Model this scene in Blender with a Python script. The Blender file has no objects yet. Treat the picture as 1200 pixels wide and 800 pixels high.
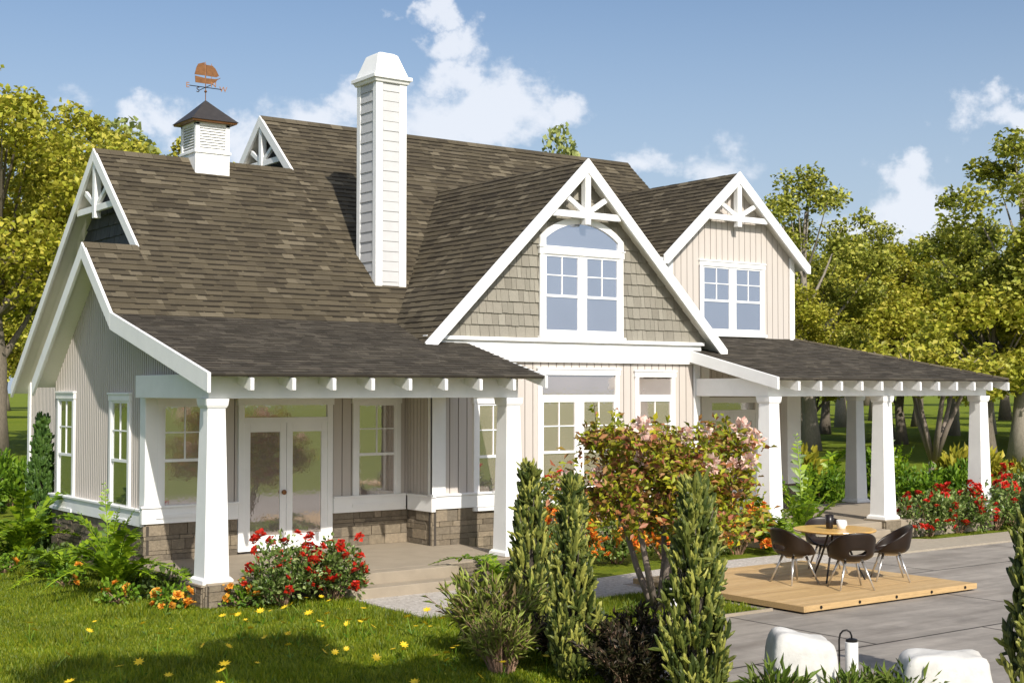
import bpy, bmesh, math, random
import numpy as np
from mathutils import Vector, Matrix

R = math.radians
scene = bpy.context.scene
COL = scene.collection
rng = random.Random(7)
nr = np.random.RandomState(11)

# ------------------------------------------------------------------ camera
cd = bpy.data.cameras.new('camera')
cam = bpy.data.objects.new('camera', cd)
COL.objects.link(cam)
cam.location = (-8.80, -22.513, 3.248)
cam.rotation_euler = (R(90 + 2.024), 0, R(-36.21))
cd.sensor_width = 36
cd.lens = 48.355
cd.clip_end = 3000
scene.camera = cam

# ------------------------------------------------------------------ sky, sun, exposure
SUN_AZ = 14.0      # light travels towards +Y, turned this far to +X
SUN_EL = 38.0
w = bpy.data.worlds.new('World')
scene.world = w
w.use_nodes = True
nt = w.node_tree
nt.nodes.clear()
out = nt.nodes.new('ShaderNodeOutputWorld')
bg = nt.nodes.new('ShaderNodeBackground')
bg.inputs['Strength'].default_value = 0.118
sky = nt.nodes.new('ShaderNodeTexSky')
sky.sky_type = 'NISHITA'
sky.sun_disc = False
sky.sun_elevation = R(SUN_EL)
sky.sun_rotation = R(180 + SUN_AZ)
sky.altitude = 100
sky.air_density = 1.0
sky.dust_density = 3.0
sky.ozone_density = 1.6
tc = nt.nodes.new('ShaderNodeTexCoord')
def wn(kind, **kw):
    n = nt.nodes.new(kind)
    for k, v in kw.items():
        setattr(n, k, v)
    return n
def wl(a, b):
    nt.links.new(a, b)
# clouds: soft noise on the sky sphere, gathered into banks in certain directions
nrm = wn('ShaderNodeVectorMath', operation='NORMALIZE')
wl(tc.outputs['Generated'], nrm.inputs[0])
mp = wn('ShaderNodeMapping')
mp.inputs['Scale'].default_value = (1, 1, 1.9)
wl(nrm.outputs[0], mp.inputs[0])
cn = wn('ShaderNodeTexNoise')
cn.inputs['Scale'].default_value = 9.0
cn.inputs['Detail'].default_value = 9
cn.inputs['Roughness'].default_value = 0.58
cn.inputs['Distortion'].default_value = 0.25
wl(mp.outputs[0], cn.inputs['Vector'])
def cdir(px, py):
    ya, pi = R(36.21), R(2.024)
    fw = Vector((math.sin(ya)*math.cos(pi), math.cos(ya)*math.cos(pi), math.sin(pi)))
    r = Vector((math.cos(ya), -math.sin(ya), 0))
    u = r.cross(fw)
    return (fw + r*((px-600)/1611.8) - u*((py-400)/1611.8)).normalized()
wrp = wn('ShaderNodeTexNoise'); wrp.inputs['Scale'].default_value = 13; wrp.inputs['Detail'].default_value = 6; wrp.inputs['Roughness'].default_value = .6
wl(nrm.outputs[0], wrp.inputs['Vector'])
ws = wn('ShaderNodeVectorMath', operation='SUBTRACT'); wl(wrp.outputs['Color'], ws.inputs[0]); ws.inputs[1].default_value = (.5, .5, .5)
wm = wn('ShaderNodeVectorMath', operation='MULTIPLY_ADD'); wl(ws.outputs[0], wm.inputs[0]); wm.inputs[1].default_value = (.13, .13, .10); wl(nrm.outputs[0], wm.inputs[2])
acc = None
banks = [(500,15,.034,1.),(510,50,.045,1.05),(525,90,.060,1.15),(585,125,.085,1.2),(640,125,.055,1.15),(510,140,.095,1.15),(430,115,.06,1.15),(355,150,.080,1.1),(290,165,.06,1.),
         (205,145,.045,.75),(165,150,.040,.8),(60,115,.05,.7),(830,200,.06,.8),(745,197,.045,.75),(1065,220,.050,1.1),(1080,250,.075,1.15),(1035,280,.065,1.0),(1130,265,.05,.9),(1180,130,.055,1.25),(1215,150,.07,1.1),
         (200,-420,.13,1.),(1150,-350,.15,1.),(-500,60,.14,1.),(1750,150,.16,1.),(2300,-200,.2,1.)]
for (px, py, rad, amp) in banks:
    d = cdir(px, py)
    dt = wn('ShaderNodeVectorMath', operation='SUBTRACT')
    wl(wm.outputs[0], dt.inputs[0]); dt.inputs[1].default_value = d
    ml = wn('ShaderNodeVectorMath', operation='MULTIPLY')
    wl(dt.outputs[0], ml.inputs[0]); ml.inputs[1].default_value = (1, 1, 1.7)
    ln = wn('ShaderNodeVectorMath', operation='LENGTH')
    wl(ml.outputs[0], ln.inputs[0])
    mr = wn('ShaderNodeMapRange', interpolation_type='SMOOTHSTEP')
    mr.inputs['From Min'].default_value = 0; mr.inputs['From Max'].default_value = rad
    mr.inputs['To Min'].default_value = amp; mr.inputs['To Max'].default_value = 0
    wl(ln.outputs['Value'], mr.inputs['Value'])
    if acc is None:
        acc = mr.outputs[0]
    else:
        mx = wn('ShaderNodeMath', operation='MAXIMUM')
        wl(acc, mx.inputs[0]); wl(mr.outputs[0], mx.inputs[1]); acc = mx.outputs[0]
ad = wn('ShaderNodeMath', operation='MULTIPLY_ADD')
wl(acc, ad.inputs[0]); ad.inputs[1].default_value = 0.40; wl(cn.outputs['Fac'], ad.inputs[2])
cr = wn('ShaderNodeMapRange', interpolation_type='SMOOTHSTEP')
cr.inputs['From Min'].default_value = 0.62; cr.inputs['From Max'].default_value = 0.84
wl(ad.outputs[0], cr.inputs['Value'])
cf = wn('ShaderNodeMath', operation='MULTIPLY')
ga = wn('ShaderNodeMapRange', interpolation_type='SMOOTHSTEP'); ga.inputs['From Min'].default_value = 0; ga.inputs['From Max'].default_value = .3
ga.inputs['To Min'].default_value = 0; ga.inputs['To Max'].default_value = .85
wl(acc, ga.inputs['Value']); wl(cr.outputs[0], cf.inputs[0]); wl(ga.outputs[0], cf.inputs[1])
sk2 = wn('ShaderNodeMix', data_type='RGBA', blend_type='MULTIPLY')
sk2.inputs['Factor'].default_value = 1.0
wl(sky.outputs[0], sk2.inputs['A']); sk2.inputs['B'].default_value = (.90, .965, 1.03, 1)
sx = wn('ShaderNodeSeparateXYZ'); wl(nrm.outputs[0], sx.inputs[0])
hz = wn('ShaderNodeMapRange', interpolation_type='SMOOTHSTEP'); hz.inputs['From Min'].default_value = .34; hz.inputs['From Max'].default_value = .02
hz.inputs['To Min'].default_value = 0; hz.inputs['To Max'].default_value = .75
wl(sx.outputs['Z'], hz.inputs['Value'])
hm = wn('ShaderNodeMix', data_type='RGBA'); wl(hz.outputs[0], hm.inputs['Factor']); wl(sk2.outputs['Result'], hm.inputs['A']); hm.inputs['B'].default_value = (4.35, 5.2, 6.3, 1)
mxc = wn('ShaderNodeMix', data_type='RGBA')
wl(cf.outputs[0], mxc.inputs['Factor'])
wl(hm.outputs['Result'], mxc.inputs['A'])
mxc.inputs['B'].default_value = (6.9, 7.2, 7.8, 1)
wl(mxc.outputs['Result'], bg.inputs['Color'])
wl(bg.outputs[0], out.inputs[0])

sl = bpy.data.lights.new('sun', 'SUN')
sl.energy = 4.9
sl.angle = R(0.53)
sl.color = (1.0, 0.945, 0.855)
so = bpy.data.objects.new('sun', sl)
COL.objects.link(so)
sd = Vector((math.sin(R(SUN_AZ))*math.cos(R(SUN_EL)), math.cos(R(SUN_AZ))*math.cos(R(SUN_EL)), -math.sin(R(SUN_EL))))
so.rotation_euler = sd.to_track_quat('-Z', 'Y').to_euler()
so.location = (-10, -40, 40)

scene.view_settings.view_transform = 'Standard'
scene.view_settings.look = 'None'
scene.view_settings.gamma = 1
scene.view_settings.use_curve_mapping = False
scene.view_settings.exposure = 0.13

# ------------------------------------------------------------------ materials
def mat(name, col, rough=.6, var=0.0, var_col=None, island=0.0, island_cols=None, bump=0.0, bscale=40, nscale=6, spec=.4,
        transl=0.0, metal=0.0, stretch=None, coat=0.0):
    """Principled material: base colour, optional object-space noise variation, optional per-island variation"""
    m = bpy.data.materials.new(name)
    m.use_nodes = True
    t = m.node_tree
    b = t.nodes['Principled BSDF']
    b.inputs['Roughness'].default_value = rough
    b.inputs['Metallic'].default_value = metal
    b.inputs['Specular IOR Level'].default_value = spec
    b.inputs['Coat Weight'].default_value = coat
    c = None
    if island_cols:
        g = t.nodes.new('ShaderNodeNewGeometry')
        rp = t.nodes.new('ShaderNodeValToRGB')
        el = rp.color_ramp.elements
        n = len(island_cols)
        for i, cc in enumerate(island_cols):
            pos = i/(n-1) if n > 1 else 0
            e = el[i] if i < 2 else el.new(pos)
            e.position = pos
            e.color = (*cc, 1)
        t.links.new(g.outputs['Random Per Island'], rp.inputs[0])
        c = rp.outputs[0]
    tcn = t.nodes.new('ShaderNodeTexCoord')
    vec = tcn.outputs['Object']
    if stretch:
        mpn = t.nodes.new('ShaderNodeMapping')
        mpn.inputs['Scale'].default_value = stretch
        t.links.new(vec, mpn.inputs[0]); vec = mpn.outputs[0]
    if var > 0:
        nz = t.nodes.new('ShaderNodeTexNoise')
        nz.inputs['Scale'].default_value = nscale
        nz.inputs['Detail'].default_value = 6
        nz.inputs['Roughness'].default_value = .62
        t.links.new(vec, nz.inputs['Vector'])
        mr = t.nodes.new('ShaderNodeMapRange')
        mr.inputs['From Min'].default_value = .3; mr.inputs['From Max'].default_value = .7
        t.links.new(nz.outputs['Fac'], mr.inputs['Value'])
        mx = t.nodes.new('ShaderNodeMix'); mx.data_type = 'RGBA'
        vc = var_col or tuple(x*(1-var) for x in col)
        if c is None:
            mx.inputs['A'].default_value = (*col, 1)
            mx.inputs['B'].default_value = (*vc, 1)
        else:
            mx.blend_type = 'MULTIPLY'
            t.links.new(c, mx.inputs['A'])
            mx.inputs['B'].default_value = (1-var, 1-var, 1-var, 1)
        t.links.new(mr.outputs[0], mx.inputs['Factor'])
        c = mx.outputs['Result']
    if c is not None:
        t.links.new(c, b.inputs['Base Color'])
    else:
        b.inputs['Base Color'].default_value = (*col, 1)
    if bump > 0:
        n2 = t.nodes.new('ShaderNodeTexNoise')
        n2.inputs['Scale'].default_value = bscale
        n2.inputs['Detail'].default_value = 5
        t.links.new(vec, n2.inputs['Vector'])
        bp = t.nodes.new('ShaderNodeBump')
        bp.inputs['Strength'].default_value = bump
        bp.inputs['Distance'].default_value = .02
        t.links.new(n2.outputs['Fac'], bp.inputs['Height'])
        t.links.new(bp.outputs[0], b.inputs['Normal'])
    if transl > 0:
        tr = t.nodes.new('ShaderNodeBsdfTranslucent')
        if c is not None: t.links.new(c, tr.inputs['Color'])
        else: tr.inputs['Color'].default_value = (*col, 1)
        ms = t.nodes.new('ShaderNodeMixShader')
        ms.inputs[0].default_value = transl
        o = t.nodes['Material Output']
        t.links.new(b.outputs[0], ms.inputs[1]); t.links.new(tr.outputs[0], ms.inputs[2])
        t.links.new(ms.outputs[0], o.inputs['Surface'])
    return m

def glass(name, body, gloss_col, fac, wav=0.0, wscale=60, rough=.03):
    """dark room behind a reflecting pane"""
    m = bpy.data.materials.new(name); m.use_nodes = True
    t = m.node_tree; b = t.nodes['Principled BSDF']; o = t.nodes['Material Output']
    b.inputs['Roughness'].default_value = .5
    tcn = t.nodes.new('ShaderNodeTexCoord')
    nz = t.nodes.new('ShaderNodeTexNoise'); nz.inputs['Scale'].default_value = 1.3; nz.inputs['Detail'].default_value = 3
    t.links.new(tcn.outputs['Object'], nz.inputs['Vector'])
    mx = t.nodes.new('ShaderNodeMix'); mx.data_type = 'RGBA'
    mx.inputs['A'].default_value = (*body, 1); mx.inputs['B'].default_value = (*[x*.55 for x in body], 1)
    t.links.new(nz.outputs['Fac'], mx.inputs['Factor']); t.links.new(mx.outputs['Result'], b.inputs['Base Color'])
    g = t.nodes.new('ShaderNodeBsdfGlossy'); g.inputs['Roughness'].default_value = rough
    g.inputs['Color'].default_value = (*gloss_col, 1)
    ms = t.nodes.new('ShaderNodeMixShader'); ms.inputs[0].default_value = fac
    t.links.new(b.outputs[0], ms.inputs[1]); t.links.new(g.outputs[0], ms.inputs[2]); t.links.new(ms.outputs[0], o.inputs['Surface'])
    if wav > 0:
        mpn = t.nodes.new('ShaderNodeMapping'); mpn.inputs['Scale'].default_value = (1, 1, .7)
        t.links.new(tcn.outputs['Object'], mpn.inputs[0])
        n2 = t.nodes.new('ShaderNodeTexNoise'); n2.inputs['Scale'].default_value = wscale; n2.inputs['Detail'].default_value = 2
        t.links.new(mpn.outputs[0], n2.inputs['Vector'])
        bp = t.nodes.new('ShaderNodeBump'); bp.inputs['Strength'].default_value = wav; bp.inputs['Distance'].default_value = .02
        t.links.new(n2.outputs['Fac'], bp.inputs['Height']); t.links.new(bp.outputs[0], g.inputs['Normal'])
    return m

WHITE = mat('white_paint', (.86, .855, .84), .5, var=.09, nscale=2.2, bump=.08, bscale=50)
SOFF = mat('soffit_bounce_tint', (.86, .83, .74), .6, var=.06, nscale=2)  # white paint tinted cream: warm ground bounce is put into the colour
SIDE = mat('beige_siding', (.54, .49, .445), .6, var=.07, nscale=3, stretch=(8, 8, .5))
GROOVE = mat('siding_groove', (.20, .175, .155), .8)  # beige backing darkened so the shade in the board gaps is in its colour
CHSIDE = mat('chimney_siding', (.54, .535, .535), .6, var=.08, nscale=4)
SHAKE = mat('cedar_shake', (.4, .35, .27), .75, island_cols=[(.225,.205,.165),(.30,.275,.225),(.255,.235,.19),(.335,.31,.255)], var=.3, nscale=5, stretch=(30, 30, 2))
SHAKEBK = mat('shake_gap', (.11, .09, .07), .9)
SLATE = mat('charcoal_shake', (.05, .05, .055), .7, island_cols=[(.035,.037,.042),(.07,.072,.08),(.05,.05,.055)], var=.3, nscale=8)
ROOF = mat('roof_shingle', (.13, .11, .08), .85, island_cols=[(.055,.044,.028),(.100,.081,.051),(.078,.063,.040),(.112,.091,.058),(.066,.053,.034),(.170,.141,.094)], var=.3, nscale=60, bump=.3, bscale=160, spec=.25)
ROOFP = mat('shingle_grazing_dark', (.08, .07, .055), .85, island_cols=[(.050,.043,.034),(.078,.067,.053),(.064,.055,.044),(.088,.076,.060),(.115,.099,.077)], var=.35, nscale=2.5, bump=.3, bscale=160, spec=.2)  # same roof shingle, with the grazing-angle darkness of the porch slopes painted in
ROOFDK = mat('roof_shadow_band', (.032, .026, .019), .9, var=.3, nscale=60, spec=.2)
STONE = mat('ledge_stone', (.3, .25, .18), .85, island_cols=[(.15,.12,.085),(.26,.21,.145),(.20,.165,.12),(.33,.265,.185),(.12,.10,.075)], var=.35, nscale=14, bump=.7, bscale=30)
MORTAR = mat('stone_joint', (.06, .05, .04), .95)
CONC = mat('porch_concrete', (.33, .275, .205), .8, var=.18, nscale=2.5, bump=.25, bscale=60)
METALDK = mat('dark_metal', (.02, .018, .017), .4, metal=.5)
COPPER = mat('copper', (.29, .13, .05), .4, var=.35, nscale=18, metal=.45)
CUPROOF = mat('cupola_roof', (.045, .04, .038), .55, var=.3, nscale=10)
PANE_LO = glass('porch_glass', (.38, .315, .28), (.95, .92, .90), .50, wav=.022, wscale=24, rough=.02)
PANE_UP = glass('upper_glass', (.19, .20, .235), (.84, .88, 1.0), .56, wav=.01, wscale=5, rough=.03)
PANE_SD = glass('side_glass', (.06, .06, .05), (.85, .87, .85), .6, wav=.03, wscale=10)
KNOB = mat('bronze_knob', (.25, .12, .05), .35, metal=.7)
WOODDECK = mat('deck_wood', (.50, .33, .15), .6, island_cols=[(.46,.30,.135),(.56,.375,.175),(.50,.33,.15),(.60,.41,.20)], var=.3, nscale=5, stretch=(1, 14, 14), bump=.15, bscale=20)
TABLEW = mat('table_wood', (.66, .39, .11), .4, var=.25, nscale=4, stretch=(1, 12, 12), coat=.2)
CHAIRB = mat('chair_shell', (.019, .0105, .006), .38, var=.3, nscale=8, spec=.35, coat=.1)
CHROME = mat('brushed_metal', (.62, .60, .57), .3, metal=.8)
CUPDK = mat('dark_cup', (.015, .011, .010), .3)
CERAM = mat('white_ceramic', (.82, .81, .79), .2, coat=.4)
BOULD = mat('white_stone', (.64, .62, .585), .9, var=.3, nscale=3.5, bump=.55, bscale=11)
BARK = mat('grey_bark', (.20, .165, .125), .9, var=.5, nscale=7, stretch=(5, 5, 1), bump=.9, bscale=16)
BARKP = mat('pale_bark', (.33, .29, .235), .85, var=.4, nscale=6, stretch=(4, 4, 1), bump=.6, bscale=14)
BARKC = mat('crepe_bark', (.27, .215, .175), .8, var=.35, nscale=7, stretch=(5, 5, 1), bump=.4, bscale=18)
TWIG = mat('twig', (.25, .16, .10), .85, island_cols=[(.17,.10,.065),(.36,.23,.15),(.26,.16,.10)])
def leafm(n, cols, tr=.3, rough=.5, spec=.35):
    return mat(n, cols[0], rough, island_cols=cols, transl=tr, spec=spec)
LF_YEL = leafm('leaf_golden', [(0.190,0.210,0.015),(0.400,0.410,0.040),(0.580,0.530,0.070),(0.300,0.330,0.030),(0.640,0.550,0.090),(0.120,0.145,0.012)], .35)
LF_OLV = leafm('leaf_olive', [(0.110,0.140,0.014),(0.290,0.320,0.040),(0.490,0.490,0.075),(0.200,0.240,0.028),(0.580,0.540,0.100),(0.060,0.085,0.010)], .3)
LF_PALE = leafm('leaf_pale', [(0.240,0.290,0.080),(0.360,0.390,0.130),(0.300,0.340,0.100),(0.420,0.430,0.160)], .35)
LF_DARK = leafm('leaf_dark', [(0.030,0.055,0.010),(0.060,0.100,0.014),(0.100,0.150,0.018),(0.045,0.075,0.012)], .25)
LF_CYP = leafm('leaf_cypress', [(0.040,0.062,0.010),(0.090,0.115,0.020),(0.180,0.200,0.040),(0.420,0.410,0.085),(0.065,0.090,0.016),(0.030,0.045,0.009),(0.330,0.340,0.065)], .2)
LF_CYPD = leafm('leaf_cypress_dark', [(0.030,0.070,0.012),(0.060,0.120,0.020),(0.100,0.180,0.030)], .2)
LF_FERN = leafm('leaf_fern', [(0.110,0.200,0.008),(0.220,0.340,0.016),(0.320,0.440,0.020),(0.070,0.140,0.008),(0.150,0.260,0.012)], .35, .4)
LF_SHR = leafm('leaf_shrub', [(0.060,0.140,0.010),(0.130,0.240,0.016),(0.200,0.320,0.020),(0.040,0.100,0.008)], .3)
LF_ROSE = leafm('leaf_rose', [(0.040,0.075,0.010),(0.080,0.140,0.020),(0.200,0.280,0.060),(0.055,0.100,0.014),(0.360,0.420,0.150),(0.100,0.160,0.030)], .25, .35)
LF_CREPE = leafm('leaf_crepe', [(0.180,0.240,0.014),(0.380,0.400,0.020),(0.500,0.440,0.024),(0.110,0.160,0.012),(0.460,0.180,0.080),(0.260,0.310,0.016),(0.280,0.070,0.030),(0.480,0.220,0.120),(0.360,0.400,0.030),(0.120,0.150,0.012)], .3)
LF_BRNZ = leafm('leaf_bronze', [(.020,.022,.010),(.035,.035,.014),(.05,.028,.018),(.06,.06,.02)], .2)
LF_WISP = leafm('leaf_wisp', [(.19,.25,.03),(.32,.38,.06),(.22,.14,.08),(.24,.30,.04),(.38,.42,.09),(.13,.17,.025)], .25)
LF_YSH = leafm('leaf_yellow_shrub', [(.30,.28,.02),(.42,.36,.03),(.22,.24,.02),(.50,.42,.05)], .3)
LF_GRT = leafm('leaf_tuft', [(.10,.17,.02),(.15,.22,.03),(.20,.25,.05)], .35)
RED = mat('rose_petal', (.50, .018, .010), .5, island_cols=[(.42,.012,.010),(.55,.022,.010),(.62,.05,.015)], transl=.15)
PINK = mat('crepe_petal', (.72, .42, .34), .6, island_cols=[(.82,.58,.48),(.88,.72,.64),(.74,.42,.34),(.86,.66,.56)], transl=.25)
ORNG = mat('orange_petal', (.75, .28, .03), .5, island_cols=[(.75,.22,.02),(.80,.36,.04),(.82,.45,.06)], transl=.2)
ORNR = mat('flame_petal', (.70, .12, .02), .5, island_cols=[(.62,.06,.015),(.75,.2,.02),(.80,.36,.04),(.82,.46,.06)], transl=.2)
YELL = mat('yellow_petal', (.80, .60, .03), .5, island_cols=[(.82,.62,.03),(.78,.52,.02)], transl=.2)
BLADE = mat('grass_blade', (.07, .13, .012), .55, island_cols=[(.090,.16,.004),(.17,.25,.007),(.25,.315,.009),(.35,.37,.018),(.11,.19,.006)], var=.5, nscale=.9, transl=.35)

# ground material: lawn with large soft variation
def lawn_material():
    m = bpy.data.materials.new('lawn'); m.use_nodes = True
    t = m.node_tree; b = t.nodes['Principled BSDF']; b.inputs['Roughness'].default_value = .9; b.inputs['Specular IOR Level'].default_value = .15
    tcn = t.nodes.new('ShaderNodeTexCoord')
    def nz(sc, d=5, r=.6):
        n = t.nodes.new('ShaderNodeTexNoise'); n.inputs['Scale'].default_value = sc; n.inputs['Detail'].default_value = d; n.inputs['Roughness'].default_value = r
        t.links.new(tcn.outputs['Object'], n.inputs['Vector']); return n
    a = nz(.05, 4); c = nz(3.0, 6, .7); e = nz(45, 4, .7)
    def mix(x, y, f, lo=.35, hi=.65):
        mr = t.nodes.new('ShaderNodeMapRange'); mr.inputs['From Min'].default_value = lo; mr.inputs['From Max'].default_value = hi
        t.links.new(f.outputs['Fac'], mr.inputs['Value'])
        q = t.nodes.new('ShaderNodeMix'); q.data_type = 'RGBA'
        for s, v in (('A', x), ('B', y)):
            if isinstance(v, tuple): q.inputs[s].default_value = (*v, 1)
            else: t.links.new(v, q.inputs[s])
        t.links.new(mr.outputs[0], q.inputs['Factor']); return q.outputs['Result']
    k = mix((.17, .215, .012), (.24, .27, .018), a)
    k2 = mix(k, (.085, .135, .010), c, .4, .75)
    k3 = mix(k2, (.05, .085, .008), e, .45, .75)
    t.links.new(k3, b.inputs['Base Color'])
    bp = t.nodes.new('ShaderNodeBump'); bp.inputs['Strength'].default_value = .8; bp.inputs['Distance'].default_value = .05
    t.links.new(e.outputs['Fac'], bp.inputs['Height']); t.links.new(bp.outputs[0], b.inputs['Normal'])
    return m
LAWN = lawn_material()

def patio_material():
    m = bpy.data.materials.new('patio_stone'); m.use_nodes = True
    t = m.node_tree; b = t.nodes['Principled BSDF']; b.inputs['Roughness'].default_value = .7; b.inputs['Specular IOR Level'].default_value = .3
    tcn = t.nodes.new('ShaderNodeTexCoord')
    mpn = t.nodes.new('ShaderNodeMapping'); mpn.inputs['Scale'].default_value = (.22, 1.6, 1); mpn.inputs['Rotation'].default_value = (0, 0, R(3))
    t.links.new(tcn.outputs['Object'], mpn.inputs[0])
    n = t.nodes.new('ShaderNodeTexNoise'); n.inputs['Scale'].default_value = 2.2; n.inputs['Detail'].default_value = 7; n.inputs['Roughness'].default_value = .6; n.inputs['Distortion'].default_value = .6
    t.links.new(mpn.outputs[0], n.inputs['Vector'])
    rp = t.nodes.new('ShaderNodeValToRGB')
    el = rp.color_ramp.elements
    el[0].position = .3; el[0].color = (.23, .20, .17, 1); el[1].position = .72; el[1].color = (.37, .33, .285, 1)
    e = el.new(.5); e.color = (.30, .268, .232, 1)
    t.links.new(n.outputs['Fac'], rp.inputs[0])
    br = t.nodes.new('ShaderNodeTexBrick'); br.inputs['Scale'].default_value = 1.0; br.offset = .5
    br.inputs['Brick Width'].default_value = 4.4; br.inputs['Row Height'].default_value = 4.05; br.inputs['Mortar Size'].default_value = .022
    br.inputs['Color1'].default_value = (1, 1, 1, 1); br.inputs['Color2'].default_value = (.93, .93, .93, 1); br.inputs['Mortar'].default_value = (.12, .11, .10, 1)
    mp2 = t.nodes.new('ShaderNodeMapping'); mp2.inputs['Location'].default_value = (1.2, 2.9, 0)
    t.links.new(tcn.outputs['Object'], mp2.inputs[0]); t.links.new(mp2.outputs[0], br.inputs['Vector'])
    mx = t.nodes.new('ShaderNodeMix'); mx.data_type = 'RGBA'; mx.blend_type = 'MULTIPLY'; mx.inputs['Factor'].default_value = 1
    t.links.new(rp.outputs[0], mx.inputs['A']); t.links.new(br.outputs['Color'], mx.inputs['B'])
    ns = t.nodes.new('ShaderNodeTexNoise'); ns.inputs['Scale'].default_value = 1.1; ns.inputs['Detail'].default_value = 8; ns.inputs['Roughness'].default_value = .7
    t.links.new(tcn.outputs['Object'], ns.inputs['Vector'])
    ms = t.nodes.new('ShaderNodeMapRange'); ms.inputs['From Min'].default_value = .35; ms.inputs['From Max'].default_value = .65; ms.inputs['To Min'].default_value = .72; ms.inputs['To Max'].default_value = 1.06
    t.links.new(ns.outputs['Fac'], ms.inputs['Value'])
    mz = t.nodes.new('ShaderNodeMix'); mz.data_type = 'RGBA'; mz.blend_type = 'MULTIPLY'; mz.inputs['Factor'].default_value = 1
    t.links.new(mx.outputs['Result'], mz.inputs['A']); t.links.new(ms.outputs[0], mz.inputs['B'])
    t.links.new(mz.outputs['Result'], b.inputs['Base Color'])
    n3 = t.nodes.new('ShaderNodeTexNoise'); n3.inputs['Scale'].default_value = 50; t.links.new(tcn.outputs['Object'], n3.inputs['Vector'])
    bp = t.nodes.new('ShaderNodeBump'); bp.inputs['Strength'].default_value = .25; bp.inputs['Distance'].default_value = .01
    t.links.new(n3.outputs['Fac'], bp.inputs['Height']); t.links.new(bp.outputs[0], b.inputs['Normal'])
    return m
PATIO = patio_material()
GRAVEL = mat('path_gravel', (.58, .54, .49), .9, var=.6, nscale=22, var_col=(.27, .235, .20), bump=.8, bscale=40)
KERB = mat('path_border', (.36, .31, .24), .85, var=.2, nscale=9, bump=.3, bscale=40)

# ------------------------------------------------------------------ object helpers
def obj(name, me, parent=None, kind=None):
    o = bpy.data.objects.new(name, me)
    COL.objects.link(o)
    if parent is not None: o.parent = parent
    if kind: o['kind'] = kind
    return o
def tag(o, label=None, cat=None, group=None):
    if label: o['label'] = label
    if cat: o['category'] = cat
    if group: o['group'] = group
    return o
def empty(name, loc, rz=0, label=None, cat=None, group=None):
    o = bpy.data.objects.new(name, None)
    COL.objects.link(o)
    o.location = loc; o.rotation_euler = (0, 0, rz); o.empty_display_size = .2
    return tag(o, label, cat, group)
def copy_tree(o, parent=None):
    c = o.copy(); COL.objects.link(c); c.parent = parent
    for ch in [k for k in COL.objects if k.parent == o]:
        copy_tree(ch, c)
    return c

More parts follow.
